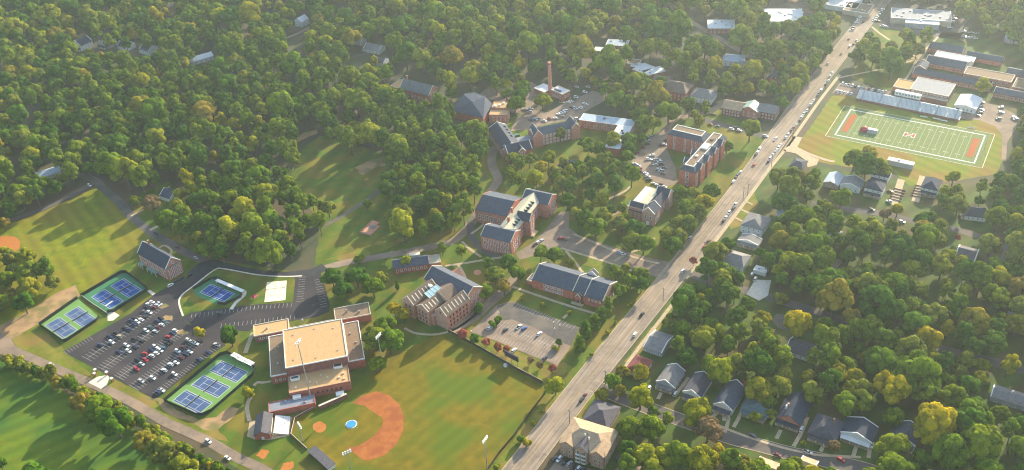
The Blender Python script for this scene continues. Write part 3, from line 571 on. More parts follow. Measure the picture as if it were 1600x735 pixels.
# --- brick lodge by the dark green courts
b = frame_root('brick_lodge', 'red brick three storey lodge with blue slate roof beside the dark green tennis courts', 'building', (213.9, 393.3), (259.5, 419.5), 12)
gable(b, 0, 36, 0, 12.8, 11, 17.5, 'x', 'slate_navy', 'brick_red', cope='trim_white')
windows(b, 'y-', 0, 1, 35, 11, (2.4, 5.6, 8.9), 1.5, 2.0); windows(b, 'x+', 36, .8, 12, 4, (2.4, 5.6, 8.9), 1.5, 2.0); windows(b, 'x+', 36, 4.5, 8.3, 1, (13.2,), 1.6, 2.0)
MB().box(36.003, 36.5, -.3, 13.1, 10.5, 11.2).build('cornice', 'slate_grey', b)
for x0, x1 in ((1, 7), (12, 24)):
    p = MB().box(x0, x1, -3.2, -.003, 3.0, 3.35).build('porch_roof', 'copper', b)
    for x in (x0+.4, (x0+x1)/2, x1-.4): MB().box(x-.16, x+.16, -3.0, -2.68, 0, 2.997).build('porch_post', 'trim_white', p)
chimney(b, 5, 8.5, 14, 19.2)
# --- gymnasium
b = frame_root('gymnasium', 'large brick gymnasium with wide tan flat roof between the car park and the ball field', 'building', (446, 576), (542.5, 557), 14)
flat(b, 0, 38.7, 0, 38, 14, 'roof_tan_flat', 'brick_dark')
flat(b, 0.3, 38, -16, -.01, 7, 'roof_tan_flat', 'brick_red', rim='brick_red')
flat(b, -10.5, -.01, 3.5, 43.5, 6.5, 'roof_brown_flat', 'brick_red', rim='trim_white')
flat(b, 38.71, 49, 3, 42.3, 6.5, 'roof_brown_flat', 'brick_red', rim='trim_white')
flat(b, -20.3, 3, 48, 60, 5.5, 'roof_tan_flat', 'brick_dark', rim='trim_cream')
flat(b, 34, 58, 48, 61.5, 5.5, 'roof_brown_flat', 'brick_red', rim='trim_cream')
flat(b, 3.01, 33.99, 39, 51, 4.5, 'roof_grey_flat', 'brick_red', rim='trim_cream')
flat(b, -13, 15.2, -26, -17.5, 4.2, 'roof_grey_flat', 'brick_red', rim='brick_red')
for x, y in ((2, -6), (29, -2.5)):
    u = roofbox(b, x, x+5.5, y, y+3, 7.4, 9.2, 'trim_white', 'air_unit'); roofbox(u, x+.6, x+5, y+.6, y+2.4, 9.203, 9.35, 'dark_metal', 'grille')
for x, y in ((4, -12.5), (13, -10), (17, -12), (24, -9), (31, -11), (34, -13), (20, -6), (34, -8)): roofbox(b, x, x+1.1, y, y+1.1, 7.07, 7.8, 'trim_cream', 'roof_vent')
for x, y in ((42, 30), (43, 14), (45, 20), (-5, 30), (-6, 14), (12, 54), (-12, 53), (42, 55), (50, 52), (-3, -20), (9, -24)): roofbox(b, x, x+1, y, y+1, (6.57 if abs(y-25) < 20 and not -11 < y < 0 else 5.57) if y > 0 else 4.27, 7.3 if y > 0 else 5.0, 'grey_metal', 'roof_vent')
windows(b, 'y-', -16, 16, 33, 6, (3.6,), 1.2, 1.6, 'brick_dark'); windows(b, 'x+', 49, 8, 38, 6, (3.2,), 1.4, 1.6); windows(b, 'y-', 48, -18, -11, 3, (2.8,), 1.4, 1.6); windows(b, 'y-', 3, -9, -1, 3, (3.2,), 1.3, 1.4)
roofbox(b, 2, 7, -19.5, -16.4, 4.25, 5.6, 'trim_white', 'awning'); roofbox(b, 28, 33, -22, -18.5, 0, 3.2, 'trim_white', 'ticket_booth')
gym = b
m = MB()
for k in range(1, 10): m.box(3.87*k-.06, 3.87*k+.06, .5, 37.5, 14.062, 14.09)
for k in range(1, 5): m.box(.5, 38.2, 7.6*k-.05, 7.6*k+.05, 14.092, 14.1)
m.build('roof_seam', 'siding_tan', b)
for x, y in ((5, 6), (19, 4), (33, 7), (6, 31), (20, 33), (32, 30)): MB().box(x, x+.7, y, y+.7, 14.07, 14.5).build('roof_drain', 'grey_metal', b)
G = b.matrix_basis
def GW(x, y, z=0): return Matrix.Translation(gym.location) @ Matrix.Rotation(gym.rotation_euler.z, 4, 'Z') @ Vector((x, y, z))
b = thing('press_box', 'small brick press box with dark gabled roof on the concrete patio behind home plate', 'building', GW(-15.5, -27), gym.rotation_euler.z+R(-7))
gable(b, -4.6, 4.4, -16.5, 0, 4.2, 6.6, 'y', 'shingle_dark', 'brick_red'); MB().box(4.41, 4.9, -14, -2, .4, 3.4).build('serving_hatch', 'trim_cream', b)
door(b, 'y-', -16.5, 0)
b = thing('grandstand', 'white stepped grandstand beside the press box behind home plate', 'bleachers', GW(-9.3, -28), gym.rotation_euler.z+R(-7))
for i in range(9): MB().box(i*.95, i*.95+.92, -15, 0, 2.9-i*.3, 3.1-i*.3).build('bench_row', 'trim_white', b)
for y in (-14.6, -7.5, -.4):
    MB().prism([(0, y), (8.4, y), (8.4, y+.2), (0, y+.2)], 0, .45).build('support', 'grey_metal', b)
# --- hall of gables
b = frame_root('gabled_hall', 'large pink brick hall of stepped gables with a pale blue skylight', 'building', (697, 495), (731, 470), 12)
gable(b, 0, 23, 0, 10.5, 12, 17, 'x', 'shingle_brown', 'brick_pink', cope='trim_cream'); windows(b, 'y-', 0, 2, 21, 6, (2.6, 6, 9.4), 1.3, 1.9, 'brick_dark'); windows(b, 'x-', 0, 3.5, 7, 1, (13,), 1.1, 1.4, 'brick_dark')
gable(b, -4, 12, 13, 24, 11.8, 15.5, 'x', 'shingle_brown', 'brick_pink', cope='trim_cream'); windows(b, 'x-', -4, 14, 23, 3, (2.6, 6, 9.2), 1.3, 1.7, 'brick_dark')
gable(b, -5, 19, 26, 37, 12, 17, 'x', 'shingle_brown', 'brick_pink', cope='trim_cream'); windows(b, 'x-', -5, 28, 35, 2, (2.6, 6, 9.2), 1.3, 1.7, 'brick_dark')
gable(b, 21, 38, 2, 42, 11.9, 17.2, 'y', 'slate_blue', 'brick_pink', cope='trim_cream'); windows(b, 'y-', 2, 25, 36, 3, (3, 7, 10.4), 1.4, 2.2)
gable(b, 12, 24, 11, 25.5, 12.6, 16.2, 'x', 'shingle_brown', 'brick_pink'); MB().box(-2, 20, 10.51, 12.99, 0, 8).build('wall', 'brick_pink', b); MB().box(-2, 20, 24.01, 25.99, 0, 8).build('wall', 'brick_pink', b)
MB().hull8([(5, 17.5, 13.4), (17, 17.5, 13.4), (17, 25, 16.1), (5, 25, 16.1)], [(5, 17.5, 13.9), (17, 17.5, 13.9), (17, 25, 16.6), (5, 25, 16.6)]).build('skylight', 'sky_glass', b)
for i in range(5):
    x = 5+i*3
    MB().hull8([(x-.1, 17.4, 13.92), (x+.1, 17.4, 13.92), (x+.1, 25, 16.62), (x-.1, 25, 16.62)], [(x-.1, 17.4, 14.1), (x+.1, 17.4, 14.1), (x+.1, 25, 16.8), (x-.1, 25, 16.8)]).build('skylight_bar', 'trim_white', b)
def rooflight(x0, n, st, ymid, hb, He, Hr, s):
    sl = (Hr-He)/hb
    for i in range(n):
        x = x0+i*st; ya, yb = ymid+s*hb*.85, ymid+s*hb*.2
        za, zb = Hr-sl*hb*.85+.3, Hr-sl*hb*.2+.3
        a = [(x, ya, za), (x+.8, ya, za), (x+.8, yb, zb), (x, yb, zb)]
        MB().hull8(a, [(p[0], p[1], p[2]+.15) for p in a]).build('rooflight', 'trim_cream', b)
rooflight(3, 6, 3.2, 5.25, 5.25, 12, 17, -1); rooflight(-2, 6, 3.2, 31.5, 5.5, 12, 17, -1); rooflight(-2, 4, 3, 18.5, 5.5, 11.8, 15.5, -1)
roofbox(b, 13, 15, 26.5, 29.5, 14, 16.4, 'trim_white', 'roof_unit')
# --- chapel annex
b = frame_root('brick_annex', 'low brick annex with slate roof and white entrance frame beside the gabled hall', 'building', (615.2, 419), (669.6, 411.3), 6)
gable(b, 0, 25, 0, 11, 5.5, 8.5, 'x', 'slate_blue', 'brick_red'); windows(b, 'y-', 0, 1, 24, 8, (3,), 1.4, 2)
flat(b, 25.5, 34, 2, 12, 3.6, 'roof_pale', 'brick_pink', rim='trim_cream'); roofbox(b, 12, 20, 8, 11.5, 7.2, 9, 'trim_cream', 'roof_unit')
# --- main hall
b = frame_root('main_hall', 'great red brick hall with blue slate wings and a pale central roof with dormers', 'building', (787, 374), (843, 305), 16)
gable(b, 2.5, 19, -4.5, 20.5, 12.6, 16.6, 'y', 'slate_blue', 'brick_red', cope='trim_cream')
windows(b, 'x-', 2.5, -3, 19, 8, (3, 6.4, 9.8), 1.4, 2); windows(b, 'y-', -4.5, 5, 17, 4, (3, 6.4, 9.8), 1.4, 2)
gable(b, 33, 60, 13, 41, 11.9, 17, 'y', 'slate_blue', 'brick_red', cope='brick_red'); windows(b, 'x-', 33, 16, 39, 7, (6,), 1.6, 5)
gable(b, 57.5, 73, -10, 13, 12.6, 17, 'y', 'slate_blue', 'brick_red', cope='trim_cream'); windows(b, 'y-', -10, 60, 71, 4, (3, 6.4, 9.8), 1.4, 2)
gable(b, 12, 66, -1.5, 12, 12.8, 16.4, 'x', 'roof_pale', 'brick_red'); windows(b, 'y-', -1.5, 20, 29, 3, (3, 6.4, 9.8), 1.5, 2); windows(b, 'y-', -1.5, 39, 57, 6, (3, 6.4, 9.8), 1.5, 2)
gable(b, 30, 38, -7, 5, 14, 18.5, 'y', 'slate_navy', 'brick_red', cope='trim_cream'); windows(b, 'y-', -7, 31, 37, 2, (3, 6.4, 9.8, 13), 1.5, 2)
for x in (21, 24.5, 28, 41, 45, 49, 53): dorm_front(b, x, .2, 13.0, 2.0, 3.2, 1.7)
chimney(b, 22, 6.5, 15.5, 20, .8); chimney(b, 34, 9.5, 15.5, 20, .7)
MB().box(30, 38, -9.5, -7.003, 0, 1).build('entrance_steps', 'concrete', b)
windows(b, 'x-', 12, -.5, 11, 0, (3,), 1, 1)
# --- long hall
b = frame_root('long_hall', 'long low red brick hall with a blue slate roof facing the pale car park', 'building', (833, 436), (938, 467), 8)
gable(b, -1, 31, 0, 21.6, 7.6, 13, 'x', 'slate_blue', 'brick_red', cope='trim_cream'); gable(b, 31.01, 40, .6, 21, 7.4, 12.4, 'x', 'slate_blue', 'brick_red'); gable(b, 40.01, 54, -1, 22, 7.6, 13, 'x', 'slate_blue', 'brick_red', cope='trim_cream')
windows(b, 'y-', 0, 8, 23, 8, (2.2, 5.4), 1.3, 1.8); windows(b, 'y-', -1, 42, 53, 4, (5.4,), 1.2, 1.3); windows(b, 'x+', 54, 4, 18, 3, (2.2, 5.4), 1.3, 1.8)
gable(b, 33.5, 37.5, -2, .59, 5, 7.2, 'y', 'slate_blue', 'brick_red', cope='trim_cream'); MB().box(34.6, 36.4, -2.06, -2.003, 0, 3).build('door', 'dark_metal', b)
gable(b, 31.5, 38.5, 21.01, 25, 8, 11, 'y', 'slate_blue', 'trim_white', cope='trim_cream')
MB().box(31, 40, -4.5, -2.01, 0, .5).build('entrance_steps', 'concrete', b)
for x, y in ((3, 6), (11, 6.5), (19, 6), (27, 6.4), (35, 8), (44, 6), (50, 6.5)): roofbox(b, x, x+.8, y, y+.8, 10.3, 11.9, 'dark_metal', 'roof_vent')
flat(b, -6.5, -1.3, 2, 10, 3.4, 'slate_grey', 'brick_red', rim='trim_cream')
# --- dormitory
b = frame_root('dormitory', 'tall U shaped red brick dormitory with slate mansard roof and white parapet by the avenue', 'building', (1054.7, 201.2), (1110.2, 214.3), 17)
def mansard(x0, x1, y0, y1, H=14, T=17.4, ins=3.2, deck='roof_brown_flat'):
    MB().box(x0, x1, y0, y1, 0, H).build('wall', 'brick_red', b)
    lo = [(x0-.2, y0-.2, H+.003), (x1+.2, y0-.2, H+.003), (x1+.2, y1+.2, H+.003), (x0-.2, y1+.2, H+.003)]
    MB().hull8(lo, [(x0+ins, y0+ins, T), (x1-ins, y0+ins, T), (x1-ins, y1-ins, T), (x0+ins, y1-ins, T)]).build('roof', 'slate_blue', b)
    MB().box(x0+ins+.5, x1-ins-.5, y0+ins+.5, y1-ins-.5, T-.1, T+.05).build('roof_deck', deck, b)
    m = MB(); i = ins
    for a, c, d, e in ((x0+i, x1-i, y0+i, y0+i+.5), (x0+i, x1-i, y1-i-.5, y1-i), (x0+i, x0+i+.5, y0+i+.5, y1-i-.5), (x1-i-.5, x1-i, y0+i+.5, y1-i-.5)): m.box(a, c, d, e, T-.2, T+.55)
    m.build('parapet', 'trim_white', b)
mansard(-4, 28.4, -6.5, 9); mansard(28.41, 42.5, -54, 10)
windows(b, 'y-', -6.5, -2, 17, 2, (2.5, 5.8, 9.1, 12.2), 1.5, 1.8); windows(b, 'y-', -6.5, 17, 28, 3, (2.5, 5.8, 9.1, 12.2), 1.5, 1.8)
windows(b, 'y-', -54, 33.8, 37, 1, (2.5, 5.8, 9.1, 12.2), 2.6, 2.2, 'trim_white'); windows(b, 'x+', 42.5, -52, 8, 14, (2.5, 5.8, 9.1, 12.2), 1.4, 1.8); windows(b, 'x-', 28.41, -50, -12, 8, (2.5, 5.8, 9.1, 12.2), 1.4, 1.8)
for y in (-44, -30, -16, -2):
    gable(b, 38, 44.2, y-3.5, y+3.5, 14.5, 18, 'x', 'slate_blue', 'brick_red', cope='trim_white')
for y in (-40, -26): gable(b, 26.8, 33, y-2.5, y+2.5, 14.5, 17.6, 'x', 'slate_blue', 'trim_white', cope='trim_white')
roofbox(b, 33, 38, -22, -14, 17.1, 19, 'trim_white', 'air_unit'); roofbox(b, 33.5, 36, -36, -33, 17.1, 18.4, 'grey_metal', 'air_unit'); roofbox(b, 34, 36.5, -6, -3, 17.1, 18.6, 'dark_metal', 'air_unit')
# --- library
b = frame_root('library', 'red brick library with slate gables around a pale flat roof beside the avenue trees', 'building', (1014.4, 336.7), (1028, 320.3), 11)
MB().box(4, 36, -1, 19, 0, 11).build('wall', 'brick_red', b)
MB().box(11, 34, 6.5, 18.5, 11.003, 12.3).build('roof', 'roof_pale', b); MB().box(11.3, 33.7, 12.5, 18.2, 12.303, 12.36).build('roof_membrane', 'roof_white', b)
gable(b, 4.1, 11, 7, 19.2, 9, 14.2, 'y', 'slate_navy', 'brick_red', cope='trim_white', z0=.1); gable(b, 2.5, 14, -3, 7, 11, 15.6, 'x', 'slate_navy', 'brick_pink', cope='trim_white')
gable(b, 14.01, 30, -1.5, 6.6, 10.9, 14, 'x', 'slate_navy', 'brick_red'); gable(b, 28, 37.5, -3.5, 8, 11.4, 15.6, 'y', 'slate_navy', 'brick_pink', cope='trim_white')
windows(b, 'y-', -3, 4, 12.5, 3, (3, 7), 1.4, 3); windows(b, 'x-', 2.5, -2, 6, 2, (7,), 1.4, 3); windows(b, 'y-', -3.5, 29.5, 36, 2, (3, 7), 1.4, 3); windows(b, 'y-', -1.5, 15, 27, 4, (3, 7), 1.4, 3); windows(b, 'x-', 4.1, 9, 18, 3, (3.4, 6.6), 1.4, 2.2)
MB().box(2.42, 2.497, 1, 3.4, 0, 3.4).build('door', 'trim_white', b)
# --- L shaped block with pale metal roof
b = frame_root('flat_roofed_block', 'L shaped two storey brick block with pale metal roof around a lawn', 'building', (908, 183), (992, 194), 8)
flat(b, 0, 48.5, -5.5, 6.8, 8, 'roof_bluewhite', 'brick_red', rim='trim_white', par=.15)
b2 = MB(); flat(b, 35.5, 48.4, -45, -5.51, 8, 'roof_white', 'brick_red', rim='trim_white', par=.15)
windows(b, 'y-', -5.5, 1, 35, 11, (2.3, 5.6), 1.9, 2.2, 'trim_cream'); windows(b, 'x+', 48.5, -40, 4, 12, (2.3, 5.6), 1.7, 1.9); windows(b, 'x-', 35.5, -44, -8, 10, (2.3, 5.6), 1.7, 1.9)
for x, y in ((41, -16), (43, -20), (40, -24), (20, 1)): roofbox(b, x, x+1.8, y, y+1.8, 8.06, 9.1, 'dark_metal', 'air_unit')
# --- upper hall with chapel
b = frame_root('collegiate_hall', 'four storey brick hall with slate roof and white framed windows behind the lawn trees', 'building', (830.5, 211.4), (901, 196.2), 10)
gable(b, 0, 42, -4.5, 8.5, 11, 14.6, 'x', 'slate_blue', 'brick_pink', cope='trim_cream'); windows(b, 'y-', -4.5, 1, 41, 12, (2, 5, 8, 10.2), 1.8, 1.7, 'trim_white', 'blind_glass')
gable(b, 0, 8, -6.5, 9, 11.4, 16.4, 'y', 'slate_blue', 'brick_pink', cope='trim_cream'); gable(b, 35, 42.6, -6, 9, 11.4, 15.6, 'y', 'slate_blue', 'brick_pink', cope='trim_cream')
gable(b, -30.5, -14.5, -14, 27, 10, 14.5, 'y', 'slate_navy', 'brick_red', cope='trim_white'); gable(b, -29, -7, -22, -8, 10.1, 14.6, 'x', 'slate_navy', 'brick_red', cope='trim_white')
gable(b, -20, -14, -25, -14, 11, 14.2, 'y', 'slate_navy', 'brick_pink', cope='trim_white'); windows(b, 'y-', -25, -19, -15, 2, (3, 6.4, 9.4), 1.3, 2, 'trim_white'); windows(b, 'x-', -30.5, -12, 25, 9, (5,), 1.5, 4)
MB().box(-14.4, -.1, -3, 6, 0, 7).build('wall', 'brick_red', b); MB().box(-14.3, -.2, -2.9, 5.9, 7.003, 7.2).build('roof', 'roof_grey_flat', b)
for y in (2, 8, 14, 20): dorm_front(b, -17.0, y, 10.6, 1.8, 2.6, 1.5, face='x+')
roofbox(b, -12, -5, 18, 21, 0, 2.4, 'dumpster', 'refuse_container')
# --- boiler house and its chimney
b = frame_root('boiler_house', 'brick boiler house with white roofs at the foot of the tall chimney', 'building', (881, 147), (891, 142), 7)
flat(b, -2, 8.3, 0, 15.5, 7, 'roof_white', 'brick_red', rim='trim_cream'); flat(b, -7, 6, 18.5, 33, 5, 'roof_white', 'brick_red', rim='trim_cream', par=.2); windows(b, 'x-', -2, 2, 14, 4, (3.5,), 1.6, 2.4); windows(b, 'y-', 0, 0, 8, 2, (3.5,), 1.6, 2.4)
MB().box(0, 2.2, 5, 13, 7.07, 7.9).build('roof_monitor', 'dark_metal', b)
q = P(860, 148); b = thing('brick_chimney', 'tall tapering brick chimney standing over the boiler house', 'chimney', q)
MB().tube((0, 0, 0), (0, 0, 31), 2.1, 1.45, 14).build('shaft', 'brick_pink', b); MB().tube((0, 0, 31.002), (0, 0, 32.4), 1.75, 1.75, 14).build('crown_band', 'brick_dark', b); MB().tube((0, 0, 32.403), (0, 0, 33.4), 1.5, 1.45, 14).build('rim', 'brick_pink', b)
# --- auditorium
b = frame_root('auditorium', 'auditorium with a steep blue slate roof and low brick wings among the upper trees', 'building', (707.9, 171.3), (755.6, 173.1), 8)
q = [(0, -2, 8), (31, -13, 8), (20, 2, 15.5), (5, 17, 15.5)]
MB().hull8([(0, -2, 0), (31, -13, 0), (34, 12, 0), (6, 22, 0)], [(0, -2, 8), (31, -13, 8), (34, 12, 8), (6, 22, 8)]).build('wall', 'brick_red', b)
MB().hull8([(-1, -3, 8.003), (31.5, -14, 8.003), (35, 12.5, 8.003), (6, 23, 8.003)], [(7, 15.5, 16), (18, 2, 15.6), (28, 12, 16), (17, 19, 16.2)]).build('roof', 'slate_blue', b)
flat(b, 34.8, 52, -7, 4, 7.5, 'roof_tan_flat', 'brick_pink', rim='brick_red'); flat(b, 35.2, 49, 4.01, 16, 9, 'roof_tan_flat', 'brick_pink', rim='brick_red'); windows(b, 'y-', -7, 37, 51, 4, (3, 5.8), 1.4, 1.6)
for x, y in ((37, 6), (41, 8), (44, 12)): roofbox(b, x, x+2, y, y+1.8, 9.07, 10.4, 'trim_white', 'air_unit')
# --- brick theatre far left of it
b = frame_root('brick_theatre', 'brick theatre with a long grey slate roof and red gable in the upper woods', 'building', (630, 138.6), (666.3, 147.5), 9)
gable(b, -4, 31, -1, 15, 9, 15.5, 'x', 'slate_grey', 'brick_red', cope='trim_cream'); flat(b, -19, -4.01, 3, 19, 6, 'roof_tan_flat', 'brick_red', rim='trim_cream'); windows(b, 'x+', 31, 1, 13, 3, (4, 7.5), 1.3, 2); windows(b, 'y-', -1, 0, 29, 7, (4,), 1.4, 2.4); chimney(b, -2, 10, 12, 17.4)
# --- apartment block by the avenue
b = frame_root('apartment_block', 'pink brick apartment block with a tan hipped roof beside the avenue', 'building', (875.7, 690), (938.6, 710), 10)
gable(b, 0, 27, 0, 20, 10, 14.2, 'x', 'shingle_tan', 'brick_tan', hip=8, ov=.7)
gable(b, 9.5, 17, -2, 10, 10.2, 13.6, 'y', 'shingle_dark', 'brick_tan', ov=.5); gable(b, .3, 8, -1, 8, 10.1, 12.6, 'y', 'shingle_tan', 'brick_tan', ov=.5); gable(b, 19, 26.6, -1.5, 8, 10.1, 13, 'y', 'shingle_tan', 'brick_tan', ov=.5)
windows(b, 'y-', -1, 1, 7.5, 2, (1.8, 4.9, 8), 1.2, 1.5, 'trim_cream'); windows(b, 'y-', -1.5, 20, 26, 2, (1.8, 4.9, 8), 1.3, 1.6, 'trim_cream'); windows(b, 'x+', 27, 1, 19, 4, (1.8, 4.9, 8), 1.2, 1.5, 'trim_cream')
for z in (.6, 3.7, 6.8):
    for x in (10.2, 13.6):
        bl = MB().box(x, x+2.8, -3.2, -2.004, z, z+.2).build('balcony', 'trim_white', b); MB().box(x, x+2.8, -3.2, -3.1, z+.203, z+1.1).build('railing', 'trim_white', bl); windows(b, 'y-', -2, x+.3, x+2.5, 1, (z+1.4,), 2, 2.1, 'trim_cream')
for x, y in ((12, 6.5), (15, 5)): roofbox(b, x, x+.6, y, y+.6, 12.6, 14.6, 'trim_white', 'roof_vent')
# --- stadium stand
b = frame_root('football_stand', 'long pale blue metal grandstand along the far side of the football field', 'grandstand', (1338, 153), (1496, 186), 2)
for i in range(11): MB().box(0, 88, -1+i*.85, -.2+i*.85, 1.6+i*.48, 1.85+i*.48).build('bench_row', 'seat_blue', b)
MB().box(-.2, 88.2, -1.5, -1.15, 0, 2.1).build('front_wall', 'brick_dark', b)
for x in range(0, 89, 11): MB().prism([(x-.2, -1.1), (x+.2, -1.1), (x+.2, 8.3), (x-.2, 8.3)], 0, 1.55).build('support', 'grey_metal', b)
for x in range(4, 88, 16): MB().hull8([(x, -1.05, 1.9), (x+1.2, -1.05, 1.9), (x+1.2, 8.2, 7.0), (x, 8.2, 7.0)], [(x, -1.05, 2.1), (x+1.2, -1.05, 2.1), (x+1.2, 8.2, 7.2), (x, 8.2, 7.2)]).build('aisle_steps', 'grey_metal', b)
FS = b
def LW(root, x, y, z=0): return Matrix.Translation(root.location) @ Matrix.Rotation(root.rotation_euler.z, 4, 'Z') @ Vector((x, y, z))
a0 = FS.rotation_euler.z
b = thing('commentary_box', 'long white commentary box raised behind the middle of the football grandstand', 'building', LW(FS, 30, 9.5), a0)
flat(b, 0, 22, 0, 4, 11.2, 'roof_white', 'siding_white', z0=7.4, rim='trim_white', par=.1); windows(b, 'y-', 0, .6, 21.4, 8, (9.6,), 2.0, 1.5)
for x in (1, 7.5, 14, 21): MB().tube((x, 2, 0), (x, 2, 7.4), .22, .22, 6).build('leg', 'grey_metal', b)
b = thing('field_house', 'white field house with a low pitched white roof at the end of the grandstand', 'building', LW(FS, 79.5, 19), a0)
gable(b, 0, 17.5, 0, 23, 4.6, 6.6, 'y', 'roof_white', 'siding_white'); windows(b, 'y-', 0, 6, 16, 3, (2.2,), 1.6, 1.8); door(b, 'y-', 0, 3, 2.6, 2.8, 'dark_metal')
b = thing('school_gymnasium', 'brown brick school gymnasium with a grey flat roof behind the grandstand', 'building', LW(FS, 39, 26), a0)
flat(b, 0, 33, 0, 27, 8, 'roof_grey_flat', 'brick_dark', rim='trim_cream', par=.3); flat(b, 0, 33, -3.5, -.01, 5, 'roof_pale', 'brick_dark', rim='trim_cream', par=.1); windows(b, 'y-', 0, 1, 32, 10, (6.6,), 2.2, 1)
flat(b, -16, -.01, 6, 24, 4, 'roof_tan_flat', 'brick_pink', rim='trim_cream')
b = thing('school', 'low brick school of long parallel wings with blue grey roofs and white trim', 'school', LW(FS, 31, 66), a0)
gable(b, 0, 68, 0, 12, 4.6, 7.4, 'x', 'slate_blue', 'brick_pink', cope='trim_cream'); gable(b, 4, 40, 27.5, 45, 4.6, 8, 'x', 'slate_blue', 'brick_pink', cope='trim_cream'); gable(b, -2, 30, 62, 76, 4.6, 8, 'x', 'slate_blue', 'brick_pink', cope='trim_cream')
gable(b, 34, 66, 58, 70, 4.6, 7, 'x', 'slate_blue', 'brick_pink'); gable(b, -2, 8, 12.5, 27, 4.5, 7, 'y', 'slate_blue', 'brick_pink', cope='trim_cream'); gable(b, 40.01, 43, 28, 45, 4.6, 6, 'y', 'slate_grey', 'brick_pink')
flat(b, 41, 82, 16, 32, 6, 'roof_brown_flat', 'brick_pink', rim='trim_cream'); gable(b, 74, 120, 36, 50, 4.6, 7, 'x', 'slate_blue', 'brick_pink'); gable(b, 72, 110, -8, 5, 4.6, 7, 'x', 'slate_blue', 'brick_pink', cope='trim_cream'); flat(b, 8.01, 43, 45.5, 57.5, 4.6, 'roof_white', 'brick_pink', rim='trim_white')
flat(b, 84, 104, 10, 30, 4.8, 'roof_brown_flat', 'brick_pink', rim='trim_cream')
windows(b, 'y-', 0, 2, 66, 22, (2.4,), 1.7, 1.9, 'trim_cream'); windows(b, 'y-', 27.5, 6, 39, 10, (2.4,), 1.7, 1.9, 'trim_cream'); windows(b, 'y-', 62, 0, 28, 9, (2.4,), 1.7, 1.9, 'trim_cream'); windows(b, 'y-', 16, 43, 80, 12, (3,), 1.7, 1.9, 'trim_cream'); windows(b, 'y-', -8, 74, 108, 11, (2.4,), 1.7, 1.9, 'trim_cream')
# --- smaller buildings
def block(name, label, cat, px, L_, W_, H, roof, wall='brick_red', ang=-33, rim='trim_white', z=0, wins=0):
    c = P(*px, H); b = thing(name, label, cat, (c.x, c.y, 0), R(ang))
    flat(b, -L_/2, L_/2, -W_/2, W_/2, H, roof, wall, rim=rim, par=.25)
    if wins: windows(b, 'y-', -W_/2, -L_/2+1, L_/2-1, wins, ([2.2] if H < 6 else [2.2, 5.4]), 1.5, 1.7)
    for k in range(max(1, int(L_*W_/150))): x = random.uniform(-L_/2+2, L_/2-4); y = random.uniform(-W_/2+2, W_/2-3); roofbox(b, x, x+1.8, y, y+1.5, H+.07, H+1.1, 'grey_metal', 'air_unit')
    return b
block('shop', 'white flat roofed shop at the top left corner of the avenue', 'shop', (1318, 4), 26, 34, 5, 'roof_white', 'siding_white', 57)
block('shop', 'brown roofed shop with a white edge beside the parked cars of the avenue', 'shop', (1341, 12), 24, 26, 5, 'roof_brown_flat', 'siding_tan', 57)
block('supermarket', 'wide grey roofed store with white parapet beyond the top of the avenue', 'shop', (1439, 23), 58, 26, 6.5, 'roof_grey_flat', 'siding_tan', -20)
block('shop', 'small white roofed store in front of the wide grey store', 'shop', (1441, 33), 32, 15, 5.5, 'roof_white', 'siding_grey', -20, wins=6)
block('office', 'white flat roofed office among trees at the dirt junction', 'building', (1127, 38), 28, 22, 6, 'roof_white', 'brick_red', -10, wins=6)
block('warehouse', 'large white roofed warehouse near the top edge left of the avenue', 'building', (1222, 24), 42, 34, 6, 'roof_white', 'siding_white', -12)
block('shop', 'pale teal roofed building beyond the boiler house trees', 'building', (965, 67), 22, 14, 6, 'roof_bluewhite', 'brick_dark', -18, wins=4)
block('shop', 'small white roofed shed left of the pale teal roof', 'building', (939, 77), 13, 9, 4, 'roof_white', 'siding_white', -18)
block('store', 'leftmost of the bright white roofs beyond the L shaped block', 'building', (997, 102), 13, 9, 4.5, 'roof_bluewhite', 'brick_red', -25)
block('store', 'largest of the bright white roofs beyond the L shaped block', 'building', (1006, 107), 18, 14, 5, 'roof_white', 'brick_red', 40)
block('store', 'rightmost of the bright white roofs beyond the L shaped block', 'building', (1021, 111), 21, 12, 5, 'roof_white', 'brick_red', 20)
block('store', 'smallest bright white roof in front of the other white roofs', 'building', (1009, 117), 9, 7, 4, 'roof_white', 'brick_red', 10)
block('brick_shop', 'orange brick building left of the bright white roofs', 'building', (986, 96), 18, 11, 5, 'roof_brown_flat', 'brick_tan', -25)
block('pavilion', 'long white roofed shelter on the near side of the football field', 'shelter', (1408, 252), 20, 5, 4.5, 'roof_white', 'siding_grey', -34)
block('garage', 'white carport roof among trees right of the avenue', 'garage', (1189, 421), 9, 6, 3, 'roof_white', 'siding_white', -35)
